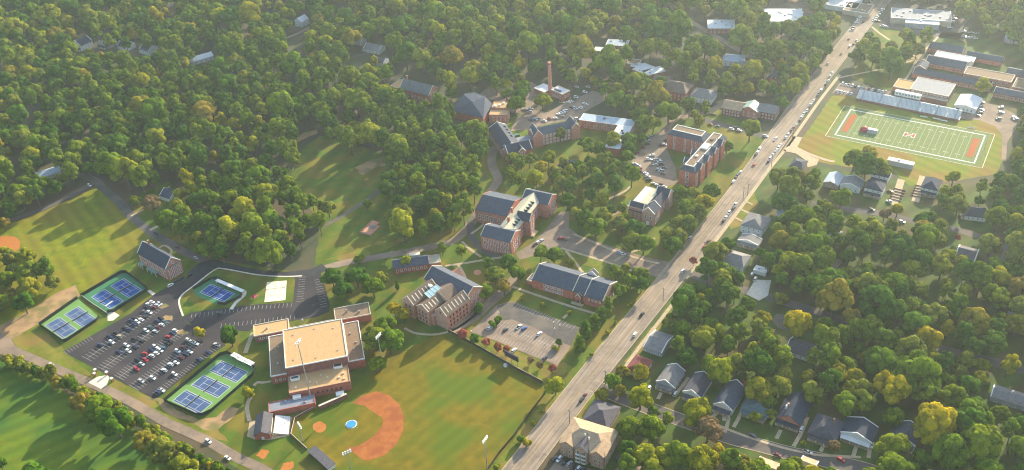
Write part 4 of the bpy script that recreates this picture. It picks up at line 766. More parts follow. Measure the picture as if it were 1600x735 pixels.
def hous(label, px, L_, W_, He, Hr, roof, wall='siding_white', ang=56, hip=0, porch=True, pr=None, ch=None, wn=3, name='house', prz=2.9):
    """house with its long side along ang; the porch is on local -x (towards the viewer)"""
    c = P(*px, He); b = thing(name, label, 'house', (c.x, c.y, 0), R(ang))
    gable(b, -L_/2, L_/2, -W_/2, W_/2, He, Hr, 'x', roof, wall, hip=hip, ov=.55, cope='trim_white' if wall.startswith('siding') else None)
    zs = [1.9] if He < 5 else [1.9, 4.9]
    windows(b, 'y-', -W_/2, -L_/2+.8, L_/2-.8, wn+1, zs, 1.1, 1.5); windows(b, 'x-', -L_/2, -W_/2+.6, W_/2-.6, wn, zs, 1.1, 1.4)
    if porch:
        x0 = -L_/2-2.6; m = MB(); m.hull8([(x0, -W_/2+.4, prz-.4), (-L_/2-.01, -W_/2+.4, prz+.3), (-L_/2-.01, W_/2-.4, prz+.3), (x0, W_/2-.4, prz-.4)], [(x0, -W_/2+.4, prz-.2), (-L_/2-.01, -W_/2+.4, prz+.5), (-L_/2-.01, W_/2-.4, prz+.5), (x0, W_/2-.4, prz-.2)])
        p = m.build('porch_roof', pr or roof, b)
        for k in range(4): y = -W_/2+.7+(W_-1.4)*k/3; MB().box(x0+.15, x0+.45, y-.15, y+.15, .35, prz-.42).build('porch_post', 'trim_white', p)
        MB().box(x0, -L_/2-.01, -W_/2+.4, W_/2-.4, 0, .34).build('porch_floor', 'concrete', b)
        MB().box(-L_/2-.06, -L_/2-.003, -.5, .5, .36, 2.4).build('door', 'brick_dark', b)
    if ch: chimney(b, ch[0], ch[1], He, Hr+1.2, .45)
    return b
H_ = hous
H_('grey roofed house with pale porch nearest the avenue in the street row', (1048, 588), 17, 11.5, 4, 7.5, 'shingle_grey', 'siding_grey', 56)
H_('dark grey house with white gabled porch, second in the street row', (1090, 602), 19, 11, 4, 7.5, 'shingle_dark', 'siding_white', 56)
H_('long blue grey gabled house with white porch posts and curved path', (1140, 619), 22, 11.5, 4, 8, 'slate_blue', 'siding_white', 56)
H_('teal roofed house half hidden behind its front shrubs', (1184, 633), 14, 15, 3.8, 6.4, 'shingle_teal', 'siding_tan', 56, hip=5)
b = H_('large dark blue roofed house with cream gable and red porch', (1241, 640), 21, 14, 4.2, 9, 'slate_navy', 'brick_red', 56, ch=(-3, 3))
roofbox(b, -5, -3.5, 3, 4, 7, 9.6, 'trim_white', 'roof_vent')
H_('dark roofed brick house with tall chimneys and tan dormer', (1291, 668), 17, 15, 4, 8.4, 'shingle_dark', 'brick_dark', 56, hip=5, ch=(3, -3))
H_('dark slate house with a white arched porch beside the bend', (1343, 672), 14, 17, 4, 7.6, 'slate_navy', 'siding_white', 56, pr='trim_white')
H_('grey blue roofed house half hidden by the trees at the bend', (1416, 678), 15, 13, 4, 7.5, 'slate_blue', 'siding_white', 56)
H_('dark hipped house with a tan chimney dormer beside the avenue', (939, 648), 16, 20, 4, 7.6, 'shingle_dark', 'brick_tan', -30, hip=7, porch=False)
H_('tan hipped house with dark front gable at the bottom edge', (1137, 722), 15, 15, 4.2, 8, 'shingle_tan', 'brick_tan', 56, hip=5, porch=False)
H_('tan house with a dark roof slope right of the hipped tan house', (1198, 735), 13, 15, 4, 7, 'shingle_tan', 'siding_tan', -34, porch=False)
H_('tan roofed cottage by the street at the bottom edge', (1262, 728), 9, 11, 3.4, 5.6, 'shingle_tan', 'siding_tan', -34, porch=False)
H_('red roofed cottage among the trees beside the avenue', (999, 570), 14, 11, 4, 7, 'shingle_red', 'siding_tan', 56, hip=4, porch=False)
H_('grey house with a brown ridge beside the avenue trees', (1029, 534), 13, 18, 3.6, 6, 'shingle_grey', 'siding_grey', -34, porch=False)
H_('dark roofed house under the yellow tree', (1252, 543), 16, 13, 4, 7, 'shingle_dark', 'siding_white', -34, porch=False)
H_('long grey roofed house beside the lawn near the right edge', (1582, 620), 22, 11, 3.6, 6, 'shingle_grey', 'siding_grey', -34, porch=False)
H_('grey house by the cross street at the right edge', (1592, 502), 14, 14, 4, 7, 'shingle_grey', 'brick_tan', -34, porch=False)
H_('white two storey house with a broad grey roof beside the avenue verge', (1181, 346), 18, 16, 6.6, 10.5, 'shingle_grey', 'siding_white', 56, hip=6, porch=False, wn=4)
H_('small white porch house in front of the white two storey house', (1172, 375), 9, 15, 3.4, 5.4, 'shingle_grey', 'siding_white', 56)
H_('grey and tan roofed house among trees right of the avenue', (1151, 404), 15, 15, 4.2, 7.4, 'shingle_grey', 'siding_white', -34, hip=4, porch=False)
H_('house with a pale glassy grey roof near the stadium path', (1303, 280), 16, 11, 4, 6.4, 'roof_steel', 'brick_tan', 56, porch=False)
H_('grey gabled house between the stadium trees and the street', (1332, 286), 14, 15, 4, 7, 'shingle_grey', 'siding_white', 56, porch=False)
H_('navy roofed town house, farther of the close pair by the stadium', (1378, 268), 13, 13, 6.5, 10.5, 'slate_navy', 'siding_white', 56, hip=4.5, wn=3)
H_('navy roofed town house, nearer of the close pair by the stadium', (1368, 290), 12, 13, 6.5, 10, 'slate_navy', 'siding_white', 56, hip=4.5, wn=3)
H_('dark navy hipped house right of the twin driveways', (1456, 287), 16, 12, 6.2, 10, 'slate_navy', 'siding_white', 56, hip=5)
H_('dark hipped house among trees on the upper street', (1524, 331), 14, 13, 4, 7.4, 'slate_navy', 'siding_white', -20, hip=4)
H_('dark roofed house below the bright lawn of the upper street', (1511, 396), 13, 15, 4, 7, 'shingle_dark', 'siding_tan', -34, porch=False)
H_('small dark blue house with a side canopy by the stadium entrance', (1248, 256), 10, 14, 3.6, 5.6, 'slate_navy', 'brick_tan', -34, hip=3, porch=False)
H_('blue grey cottage beside the brown tree on the campus road', (266, 303), 13, 11, 4.2, 8, 'slate_blue', 'siding_white', -34, ch=(-2, 2))
H_('long pale blue roofed house left of the field road', (76, 269), 20, 12, 3.8, 6, 'roof_bluewhite', 'siding_tan', 30, porch=False)
H_('cream roofed house at the left edge above the field', (21, 300), 15, 12, 3.8, 6, 'roof_pale', 'siding_tan', 30, porch=False)
H_('slate cottage deep in the woods left of the tall pines', (257, 179), 13, 11, 4, 7.5, 'slate_navy', 'siding_white', -34)
H_('white house with a slate roof, leftmost of the row in the upper left woods', (128, 66), 16, 14, 6.5, 11, 'slate_navy', 'siding_white', 56)
H_('blue grey house, second of the row in the upper left woods', (167, 64), 14, 12, 6, 10, 'slate_blue', 'siding_grey', 56)
H_('dark roofed house with white ends, third of the row in the upper left woods', (197, 69), 14, 13, 5, 9, 'slate_navy', 'siding_white', -34)
H_('slate house with pale side wing, fourth of the row in the upper left woods', (232, 75), 15, 13, 5, 9, 'slate_blue', 'siding_white', -34)
H_('small tan cottage, fifth of the row in the upper left woods', (270, 81), 11, 9, 4, 7, 'shingle_tan', 'siding_white', -34)
H_('long bright white house beside the yellow tree in the upper left woods', (315, 89), 22, 11, 4.4, 7, 'roof_white', 'siding_white', 30)
H_('white gabled house at the end of the drive in the upper woods', (471, 31), 12, 10, 6, 10, 'roof_white', 'siding_white', 56, porch=False)
H_('grey roofed bungalow beside the red car drive in the upper woods', (585, 74), 20, 13, 4, 7, 'shingle_grey', 'siding_white', -30)
H_('pale grey house behind the bungalow in the upper woods', (560, 62), 14, 10, 4, 7, 'roof_bluewhite', 'siding_white', -30, porch=False)
H_('dark roofed house in front of the bungalow in the upper woods', (594, 94), 15, 10, 4, 7, 'shingle_dark', 'siding_white', -30, porch=False)
H_('pale house under trees right of the white gabled house', (528, 42), 14, 10, 4, 7, 'roof_bluewhite', 'siding_grey', -30, porch=False)
H_('grey house far up the woods above the white gabled house', (375, 15), 15, 12, 4.5, 8, 'slate_grey', 'siding_grey', -20, porch=False)
H_('pale grey house in the far woods near the top middle', (908, 24), 15, 13, 5, 8.5, 'roof_steel', 'siding_grey', -20, porch=False)
H_('pale blue hipped house on the far road bank', (1147, 91), 20, 16, 5, 8, 'roof_bluewhite', 'siding_white', -20, hip=6, porch=False)
H_('grey brick house below the pale blue hipped house', (1172, 101), 20, 14, 5, 8, 'shingle_grey', 'brick_tan', -20, porch=False)
H_('large brick mansion with white dormers above the campus road', (1058, 136), 24, 22, 8, 13, 'shingle_brown', 'brick_red', -30, hip=6, porch=False, wn=5)
H_('brick annex behind the large mansion', (1036, 123), 16, 12, 5, 8, 'shingle_brown', 'brick_tan', -30, porch=False)
H_('grey hipped house with pale front right of the mansion', (1100, 146), 20, 17, 6, 10, 'shingle_grey', 'siding_white', -30, hip=6, porch=False, wn=4)
H_('brick row house with tan roof, left of the three by the avenue', (1147, 165), 17, 16, 7, 11, 'shingle_tan', 'brick_dark', -30, porch=False, wn=5)
H_('brick row house with copper green roof, middle of the three by the avenue', (1174, 168), 13, 16, 7, 11, 'copper', 'brick_red', 57, porch=False, wn=3)
H_('brick row house with grey roof, right of the three by the avenue', (1201, 170), 16, 15, 7, 11, 'shingle_grey', 'brick_dark', -30, porch=False, wn=4)
H_('dark roofed house with pale chimney below the far road', (1218, 118), 17, 13, 5, 9, 'shingle_dark', 'brick_red', -30, hip=4, porch=False)
H_('grey house among trees left of the avenue bend', (1244, 88), 16, 13, 4.5, 7.5, 'shingle_grey', 'siding_white', -30, hip=4, porch=False)
H_('small slate lodge on the lawn below the collegiate hall', (887, 256), 12, 13, 4.5, 9, 'slate_blue', 'brick_red', -34, hip=4, porch=False)
H_('white roofed cottage under trees in the right hand woods', (1300, 366), 13, 11, 4, 7, 'roof_white', 'siding_white', -34, porch=False)
H_('grey roofed house hidden in the right hand woods above the cross street', (1395, 450), 15, 12, 4, 7, 'shingle_grey', 'siding_tan', -34, porch=False)
H_('small pale grey roof between trees right of the white two storey house', (1226, 330), 10, 9, 3.4, 5.2, 'roof_steel', 'siding_white', -34, porch=False)
H_('pale grey roofed house beyond the school at the right edge', (1590, 60), 22, 12, 4, 6.5, 'roof_steel', 'siding_grey', -30, porch=False)
# pergola-like terrace of planks in the meadow
q = P(582, 357); b = thing('terrace', 'orange brick terrace with an open corner on the lawn by the woodland path', 'terrace', q, R(60))
MB().prism([(-9, -5), (4, -5), (4, -1.5), (8, -1.5), (8, 5), (-9, 5)], 0, 1.0).build('platform', 'plaza_brick', b)
for a, c, d, e in ((-9.2, 8.2, 5.003, 5.4), (-9.4, -9.003, -5, 5.4)): MB().box(a, c, d, e, 0, 1.7).build('wall', 'brick_tan', b)
MB().box(-2, 2.5, -2.5, 2.5, 1.004, 1.1).build('paving', 'shingle_grey', b)
# ------------------------------------------------------------------ cars
CARM = {}
def carmesh(kind, col):
    if (kind, col) in CARM: return CARM[kind, col]
    if kind == 'car': Ln, hood, ws, rw, tr, hb, ht = 2.3, .95, .45, -1.25, -1.75, .92, 1.46
    elif kind == 'suv': Ln, hood, ws, rw, tr, hb, ht = 2.4, 1.1, .55, -2.05, -2.3, 1.05, 1.8
    else: Ln, hood, ws, rw, tr, hb, ht = 2.75, 1.2, .7, -.55, -.75, 1.08, 1.82
    W = .93; m = MB()
    prof = [(-Ln, .35), (Ln, .35), (Ln+.03, .62), (Ln-.15, hb-.14), (hood, hb), (tr, hb), (-Ln+.05, hb-.04), (-Ln-.03, .7)]
    n = len(prof); base = len(m.v)
    for s in (-1, 1):
        for x, z in prof: m.v.append((x, s*(W if z < .8 else W-.05), z))
    for i in range(n): j = (i+1) % n; m.f.append((base+i, base+j, base+n+j, base+n+i)); m.m.append(0)
    m.f.append(tuple(range(base+n-1, base-1, -1))); m.m.append(0); m.f.append(tuple(range(base+n, base+2*n))); m.m.append(0)
    if kind == 'pickup': m.box(-Ln+.2, rw-.25, -W+.2, W-.2, hb+.003, hb+.012, 1)
    body = m.mesh('body', ['paint_'+col, 'rubber'])
    g = MB().hull8([(hood, -W+.1, hb+.003), (hood, W-.1, hb+.003), (tr, W-.1, hb+.003), (tr, -W+.1, hb+.003)], [(ws-.15, -W+.25, ht-.06), (ws-.15, W-.25, ht-.06), (rw+.12, W-.25, ht-.06), (rw+.12, -W+.25, ht-.06)]).mesh('windows', 'glass')
    r = MB().hull8([(ws-.1, -W+.22, ht-.057), (ws-.1, W-.22, ht-.057), (rw+.05, W-.22, ht-.057), (rw+.05, -W+.22, ht-.057)], [(ws-.3, -W+.32, ht), (ws-.3, W-.32, ht), (rw+.25, W-.32, ht), (rw+.25, -W+.32, ht)]).mesh('roof_panel', 'paint_'+col)
    wh = MB().tube((0, -.1, 0), (0, .1, 0), .34, .34, 10).mesh('wheel', 'rubber')
    CARM[kind, col] = (body, g, r, wh, Ln*.62, W-.06); return CARM[kind, col]
CNAME = {'car': 'car', 'suv': 'SUV', 'pickup': 'pickup'}
NUM = ['first', 'second', 'third', 'fourth', 'fifth', 'sixth', 'seventh', 'eighth', 'ninth', 'tenth']+['%d%s' % (i, 'st' if i % 10 == 1 and i > 20 else 'nd' if i % 10 == 2 and i > 20 else 'rd' if i % 10 == 3 and i > 20 else 'th') for i in range(11, 90)]
NCAR = 0
def put_car(p, ang, col, kind, label, group, wheels=True):
    global NCAR; NCAR += 1
    b, g, r, wh, ax, wy = carmesh(kind, col)
    o = thing('parked_car', label, 'car', (p.x, p.y, 0.125), ang+(0 if random.random() < .6 else math.pi)+random.uniform(-.03, .03), group)
    inst('body', b, o); inst('windows', g, o); inst('roof_panel', r, o)
    if wheels:
        for sx in (-1, 1):
            for sy in (-1, 1): inst('wheel', wh, o, (sx*ax, sy*wy, .34))
    return o
def row_cars(items, ang, where, group, order='from the left', wheels=True):
    """items: (px, py, colour[, kind]); ang in radians; labels count along the row"""
    it = sorted(items, key=lambda t: t[0])
    for i, t in enumerate(it):
        kd = t[3] if len(t) > 3 else random.choice(['car', 'car', 'suv', 'suv', 'pickup'] if i % 3 else ['car', 'suv'])
        put_car(P(t[0], t[1]), ang+(t[4] if len(t) > 4 else 0), t[2], kd, '%s %s, %s from left %s' % (t[2], CNAME[kd], NUM[i], where), group, wheels)
PA = R(-34); AA = R(55.6)
g = 'cars in the tennis court car park'
row_cars([(157, 540, 'navy'), (172, 527, 'navy'), (182, 521.5, 'black'), (196, 514, 'black'), (205, 502, 'navy'), (211, 499, 'black'), (226, 488, 'grey'), (231, 482, 'black'), (233, 477, 'white'), (238, 473, 'white')], PA, 'in the tennis car park, far side of first double row', g)
row_cars([(175, 536, 'white'), (187, 527, 'tan'), (203, 516, 'navy'), (210, 508, 'navy'), (215, 504.5, 'white', 'suv'), (221, 500.5, 'white'), (227, 496, 'black'), (234, 489.5, 'white', 'suv'), (241, 482, 'maroon'), (246, 478, 'white'), (250, 476, 'silver')], PA, 'in the tennis car park, near side of first double row', g)
row_cars([(186, 551, 'navy'), (198, 541, 'white'), (211, 531, 'black'), (229, 518, 'white', 'suv'), (236, 513, 'teal'), (246, 503, 'navy'), (252, 499, 'black')], PA, 'in the tennis car park, far side of second double row', g)
row_cars([(201, 550, 'white', 'suv'), (212, 543, 'navy'), (222, 534, 'black'), (243, 519, 'silver'), (248, 513, 'maroon'), (253, 509, 'white', 'suv'), (258, 505, 'teal')], PA, 'in the tennis car park, near side of second double row', g)
row_cars([(216, 564, 'black'), (227, 554, 'red', 'suv'), (237, 548, 'navy'), (243, 543, 'white', 'suv'), (263, 528, 'red'), (270, 522, 'navy'), (274, 517.5, 'white')], PA, 'in the tennis car park, far side of third double row', g)
row_cars([(214, 578, 'red', 'suv'), (222, 570, 'silver'), (228, 564, 'red'), (238, 557.5, 'white', 'suv'), (245, 553, 'white'), (251, 549, 'white', 'suv'), (256, 545, 'teal'), (262, 538, 'black'), (267, 535, 'black')], PA, 'in the tennis car park, near side of third double row', g)
row_cars([(278, 550, 'white', 'suv'), (287, 544, 'maroon'), (295, 533, 'white', 'suv'), (299, 535.5, 'silver'), (306, 538, 'white')], PA, 'in the tennis car park, far side of fourth double row', g)
row_cars([(221, 597, 'silver'), (239, 592, 'white', 'suv'), (257, 580, 'white', 'suv'), (267, 571, 'white'), (276, 568, 'white'), (284, 560, 'maroon'), (291, 555, 'navy'), (297, 551, 'white'), (312, 534, 'black')], PA, 'in the tennis car park, near side of fourth double row', g)
row_cars([(247, 615, 'navy'), (253, 611, 'white'), (273, 586, 'white', 'suv'), (312, 564, 'navy'), (326, 552, 'navy'), (339, 540, 'silver')], PA, 'in the shaded row beside the three tennis courts', g)
row_cars([(267, 447, 'white'), (276, 441, 'navy', 'suv'), (283, 438, 'navy'), (296, 432, 'black')], R(50), 'in front of the brick lodge', 'cars by the brick lodge')
row_cars([(244, 366, 'black'), (278, 388, 'maroon'), (306, 404, 'silver'), (140, 291, 'white', 'suv')], R(-40), 'along the campus road', 'cars on the campus road')
row_cars([(80, 571, 'white'), (326, 691, 'white', 'suv'), (356, 717, 'white'), (343, 491, 'black')], R(-38), 'near the side road and gym lot', 'cars near the side road')
g = 'cars in the pale car park of the long hall'
row_cars([(790, 517, 'black'), (811, 512, 'white'), (819, 515, 'blue'), (843, 523, 'white', 'suv')], R(48), 'amid the pale car park below the long hall', g)
row_cars([(766, 514, 'white', 'suv'), (803, 549, 'white', 'suv'), (850, 563, 'navy')], R(48), 'edging the pale car park below the long hall', g)
row_cars([(836, 384, 'black'), (841, 380, 'white'), (846, 377, 'silver')], R(48), 'parked on the plaza below the great hall', 'cars on the plaza')
row_cars([(876, 374, 'red'), (882, 375, 'maroon')], R(-20), 'of the touching pair entering the plaza', 'cars on the plaza')
row_cars([(968, 396, 'silver', 'suv'), (973, 398, 'white')], R(-25), 'on the street from plaza to avenue', 'cars on the plaza')
g = 'cars in the dormitory car park'
row_cars([(1016.5, 215, 'silver'), (1013, 221, 'silver'), (1011, 227, 'black'), (1004, 232.5, 'maroon'), (995, 240, 'maroon'), (990, 246, 'grey')], R(0), 'along the shaded edge of the dormitory car park', g)
row_cars([(1041, 221, 'black'), (1038, 227, 'white', 'suv'), (1034, 228, 'maroon')], R(-15), 'beside the red dormitory wall', g)
row_cars([(1019, 244, 'white', 'suv'), (1013, 250, 'white', 'suv'), (1022, 251, 'white'), (1028, 251, 'silver', 'suv'), (1031, 254.5, 'silver'), (1034, 258, 'maroon', 'suv'), (1024, 258.5, 'silver'), (1029, 266, 'silver'), (1033, 268.5, 'silver', 'suv'), (1036, 272, 'maroon'), (1038, 263, 'grey')], R(-10), 'in the clump amid the dormitory car park', g)
row_cars([(992, 257, 'white'), (997, 260, 'white'), (999, 265, 'maroon'), (1001, 269, 'maroon'), (1009, 272, 'white'), (1012, 277, 'white', 'suv'), (1014, 282, 'black')], R(-30), 'along the lower edge of the dormitory car park', g)
row_cars([(1022, 288, 'white'), (1028, 291, 'silver'), (1034, 290, 'maroon'), (1038, 293, 'white')], R(-35), 'just behind the library', g)
g = 'cars in the upper car park'
row_cars([(829, 189, 'navy'), (833, 188.5, 'navy'), (837, 188, 'silver'), (842, 187, 'grey'), (850, 190, 'white'), (859, 187, 'maroon'), (868, 186, 'white', 'suv')], R(-35), 'in the line behind the collegiate hall', g, wheels=False)
row_cars([(873, 180, 'white', 'suv'), (877, 178, 'white', 'suv'), (880, 176, 'white'), (884, 174, 'white', 'suv'), (880, 183, 'tan'), (893, 169, 'black'), (896, 169, 'silver', 'suv'), (900, 172, 'silver'), (908, 170, 'white', 'suv'), (913, 163, 'white'), (916, 164, 'white')], R(-40), 'in the middle lines of the upper car park', g, wheels=False)
row_cars([(888, 161, 'white'), (892, 159, 'white'), (898, 157, 'black'), (900, 153, 'white', 'suv'), (902, 152, 'navy'), (914, 145, 'white', 'suv'), (878, 161, 'tan', 'pickup'), (901, 137, 'silver'), (919, 137, 'silver')], R(-30), 'along the far side of the upper car park', g, wheels=False)
row_cars([(820, 172, 'silver', 'suv'), (829, 171, 'silver', 'pickup'), (828, 176, 'silver'), (806, 165, 'white'), (809, 157, 'white', 'pickup'), (898, 188, 'navy'), (902, 187, 'white'), (905, 186, 'black')], R(-20), 'around the ends of the upper car park', g, wheels=False)
g = 'cars parked along the avenue'
row_cars([(1131, 346, 'black'), (1134, 341, 'silver'), (1139, 334, 'white', 'suv'), (1146, 327, 'black'), (1148.5, 321, 'white')], AA, 'in the kerb line by the grass strip', g)
row_cars([(1201, 253, 'navy'), (1203.5, 248.5, 'silver'), (1207, 244, 'white'), (1210, 240, 'black'), (1213, 236, 'white'), (1216, 232.5, 'white', 'suv'), (1219, 228, 'white')], AA, 'in the avenue kerb line below the stadium path', g)
row_cars([(1228, 216, 'white', 'suv'), (1231.5, 211, 'silver'), (1236, 206, 'black'), (1239.5, 201.5, 'maroon'), (1243, 197, 'silver'), (1250, 189, 'maroon'), (1252.5, 184.5, 'white'), (1255.5, 179.5, 'white', 'suv'), (1260.5, 174.5, 'white'), (1262, 170.5, 'black'), (1266.5, 164.5, 'white'), (1270.5, 159.5, 'white', 'suv'), (1277, 150.5, 'navy'), (1279, 147, 'navy'), (1283, 142, 'white')], AA, 'in the long kerb line beside the stadium lawn', g)
row_cars([(1181, 243, 'black'), (1183.5, 239.5, 'white'), (1186, 235.5, 'white'), (1187, 233, 'white', 'suv')], AA, 'in the left kerb line below north street', g)
row_cars([(1146, 285, 'white', 'suv'), (1149, 280, 'black'), (1152, 275, 'navy'), (1157, 270, 'white')], AA, 'in the left kerb line beside the dormitory lawn', g)
row_cars([(1290, 133, 'black'), (1294, 127, 'white'), (1297, 120, 'silver'), (1300, 115, 'white'), (1340, 68, 'white'), (1338, 64, 'silver'), (1328, 73, 'white', 'suv'), (1334, 70, 'maroon')], AA, 'in the upper right kerb line of the avenue', g, wheels=False)
row_cars([(1331, 48, 'white', 'suv'), (1333, 44, 'black'), (1338, 36, 'white'), (1342, 31, 'white', 'suv'), (1344, 27, 'white'), (1347, 23, 'silver'), (1349, 18.5, 'white', 'suv'), (1352, 13, 'silver'), (1355, 8, 'white'), (1358, 3, 'white'), (1340, 27, 'silver')], R(10), 'before the brown roofed shop up the avenue', 'cars at the shops', wheels=False)
row_cars([(1367, 30, 'white'), (1370, 27, 'silver'), (1373, 24, 'white', 'suv'), (1376, 20, 'silver'), (1379, 16, 'white'), (1372, 34, 'maroon'), (1366, 33, 'white'), (1384, 43, 'white', 'suv'), (1378, 42, 'silver')], R(-5), 'right of the avenue before the grey store', 'cars at the shops', wheels=False)
row_cars([(1470, 28, 'white'), (1468, 33, 'silver', 'suv'), (1470, 38, 'white', 'suv'), (1467, 42, 'black'), (1484, 44, 'white'), (1486, 39, 'black'), (1488, 35, 'white', 'suv'), (1491, 30, 'silver'), (1493, 26, 'white')], R(-20), 'in the two lines right of the small white store', 'cars at the shops', wheels=False)
row_cars([(1506, 58, 'silver'), (1512, 60, 'white'), (1519, 60, 'silver'), (1524, 61, 'white', 'suv'), (1506, 50, 'white'), (1517, 52, 'silver'), (1526, 53, 'silver'), (1500, 65, 'black', 'suv')], R(-20), 'in the small car park behind the school', 'cars at the school', wheels=False)
row_cars([(1316+i*5.2, 132+i*1.1, c) for i, c in enumerate(['white', 'white', 'silver', 'white', 'black', 'white', 'silver'])], R(50), 'in the far line of the stand car park', 'cars beside the football stand', wheels=False)
row_cars([(1308+i*5.5, 143+i*1.2, c) for i, c in enumerate(['white', 'white', 'silver', 'white', 'white'])]+[(1358+i*5, 140+i*1.0, c) for i, c in enumerate(['navy', 'white', 'black', 'white', 'white', 'silver'])], R(50), 'in the near line of the stand car park', 'cars beside the football stand', wheels=False)
row_cars([(1534, 161, 'white', 'suv'), (1530, 168, 'silver'), (1533, 173, 'white'), (1531, 178, 'navy'), (1528, 182, 'black'), (1564, 169, 'white', 'suv'), (1564, 177, 'white'), (1560, 187, 'teal'), (1584, 185, 'white', 'suv'), (1587, 188, 'silver')], R(-10), 'around the white field house', 'cars by the field house', wheels=False)
row_cars([(1110, 196, 'maroon'), (1121, 198, 'teal'), (1143, 203, 'white', 'suv'), (1148, 201, 'black'), (1155, 205, 'white', 'suv'), (1115, 180, 'black'), (1196, 214, 'white', 'suv')], R(-30), 'along the north street beyond the dormitory', 'cars on the north street')
row_cars([(1211, 219, 'white', 'suv'), (1213, 217, 'silver'), (1178, 259, 'red'), (1100, 387, 'red'), (1107, 378, 'maroon'), (1003, 493, 'black', 'pickup'), (909, 626, 'black', 'suv'), (913, 620, 'maroon'), (1067, 425, 'white', 'suv'), (1078, 373, 'silver'), (1293, 101, 'silver'), (1314, 86, 'black'), (1326, 62, 'maroon'), (1349, 35, 'maroon')], AA, 'of those driving on the avenue', 'cars driving on the avenue')
row_cars([(1176, 682, 'navy'), (1215, 712, 'maroon'), (1262, 708, 'silver'), (1314, 720, 'red')], R(-36), 'on the bottom right street', 'cars on the house street')
row_cars([(1252, 672, 'white', 'suv'), (1014, 609, 'white', 'suv'), (1055, 617, 'silver'), (1362, 697, 'white'), (1180, 437, 'white'), (1175, 430, 'silver'), (992, 524, 'white')], R(62), 'on the driveways right of the avenue', 'cars on driveways')
row_cars([(867, 718, 'black', 'suv'), (874, 719, 'white'), (882, 724, 'black'), (890, 726, 'silver', 'suv'), (897, 731, 'black', 'suv'), (903, 735, 'white'), (912, 738, 'navy'), (965, 718, 'navy')], R(50), 'in front of the pink apartment block', 'cars by the apartment block')
row_cars([(1362, 329, 'black'), (1389, 316, 'white', 'suv'), (1391, 300, 'maroon'), (1574, 366, 'white'), (1579, 372, 'silver'), (1584, 350, 'white'), (1409, 348, 'white')], R(-34), 'on the upper street beyond the stadium houses', 'cars on the upper street')
row_cars([(1203+random.uniform(0, 50), 13+random.uniform(0, 16), random.choice(['white', 'silver', 'white', 'black'])) for _ in range(14)], R(-12), 'around the large white roofed warehouse', 'cars by the warehouse', wheels=False)
# ------------------------------------------------------------------ poles, lights, fences and small things
def light_pole(base, h, label, ang=R(-120), n=4):
    q = P(*base); o = thing('light_pole', label, 'floodlight', q, ang)
    MB().tube((0, 0, 0), (0, 0, h), .38, .2, 9).build('pole', 'grey_metal', o)
    for k in range(2):
        z = h-.6-k*1.3; a = MB().box(-2.6, 2.6, -.12, .12, z, z+.22).build('crossarm', 'grey_metal', o)
        for i in range(n):
            x = -2.2+4.4*i/(n-1); MB().hull8([(x-.45, .15, z-.1), (x+.45, .15, z-.1), (x+.45, .15, z+.7), (x-.45, .15, z+.7)], [(x-.3, .9, z+.1), (x+.3, .9, z+.1), (x+.3, .9, z+.6), (x-.3, .9, z+.6)]).build('lamp', 'lamp_glass', a)
light_pole((487, 627), 49.5, 'tallest floodlight pole, rising across the tan gymnasium roof')
light_pole((599, 575), 28, 'floodlight pole beside the big tree right of the gymnasium')
light_pole((762, 737), 27, 'floodlight pole by the bottom fence corner of the ball field')
light_pole((473, 690), 14, 'short floodlight pole behind home plate', R(-60))
light_pole((552, 752), 24, 'floodlight pole at the bottom edge beside third base', R(30))
def upole(base, h, label):
    q = P(*base); o = thing('utility_pole', label, 'utility pole', q, AA)
    MB().tube((0, 0, 0), (0, 0, h), .22, .14, 7).build('pole', 'wood_pole', o); MB().box(-.08, .08, -1.3, 1.3, h-1, h-.82).build('crossarm', 'wood_pole', o)
    for y in (-1.1, -.5, .5, 1.1): MB().tube((0, y, h-.82), (0, y, h-.5), .07, .05, 6).build('insulator', 'grey_metal', o)
for bs, l in (((890, 662), 'beside the apartment block'), ((946, 601), 'by the house street corner'), ((1036, 471), 'below the avenue crossing'), ((1100, 398), 'above the avenue crossing'), ((1161, 312), 'left of the pair by the grass'), ((1168, 306), 'right of the pair by the grass'), ((1205, 262), 'below the stadium path'), ((1238, 218), 'opposite the north street'), ((1290, 140), 'at the stand car park entrance')):
    upole(bs, 11.5, 'wooden utility pole right of the avenue, %s' % l)
for bs, l in (((780, 497), 'upper left'), ((865, 512), 'upper right'), ((875, 517), 'far right'), ((867, 522), 'lower right'), ((737, 526), 'lower left')):
    q = P(*bs); o = thing('lamp_post', 'slim lamp post with pale globe, the %s one in the pale car park' % l, 'lamp post', q)
    MB().tube((0, 0, 0), (0, 0, 4.5), .1, .08, 6).build('post', 'dark_metal', o); MB().tube((0, 0, 4.5), (0, 0, 5.3), .4, .25, 8).build('globe', 'lamp_glass', o)
def fence(name, label, pts, h, m, bay=4.0, post='dark_metal', th=.05, rail=None):
    w = [P(*p) if len(p) == 2 else Vector(p) for p in pts]; o = thing(name, label, 'fence', (w[0].x, w[0].y, 0)); b0 = w[0]
    for a, b in zip(w[:-1], w[1:]):
        L_ = (b-a).length; n = max(1, round(L_/bay)); d = (b-a)/n; rz = math.atan2(d.y, d.x); l = d.length
        pm = MB().box(.06, l-.06, -th/2, th/2, .05, h-.06).mesh('fence_panel', m); po = MB().box(-.055, .055, -.055, .055, 0, h+.05).mesh('fence_post', post)
        rm = MB().box(0, l, -.12, .12, h-.055, h+.08).mesh('top_rail', rail) if rail else None
        for i in range(n):
            q = a+d*i-b0; inst('fence_panel', pm, o, (q.x, q.y, 0), rz); inst('fence_post', po, o, (q.x, q.y, 0), rz)
            if rm: inst('top_rail', rm, o, (q.x, q.y, 0), rz)
    return o
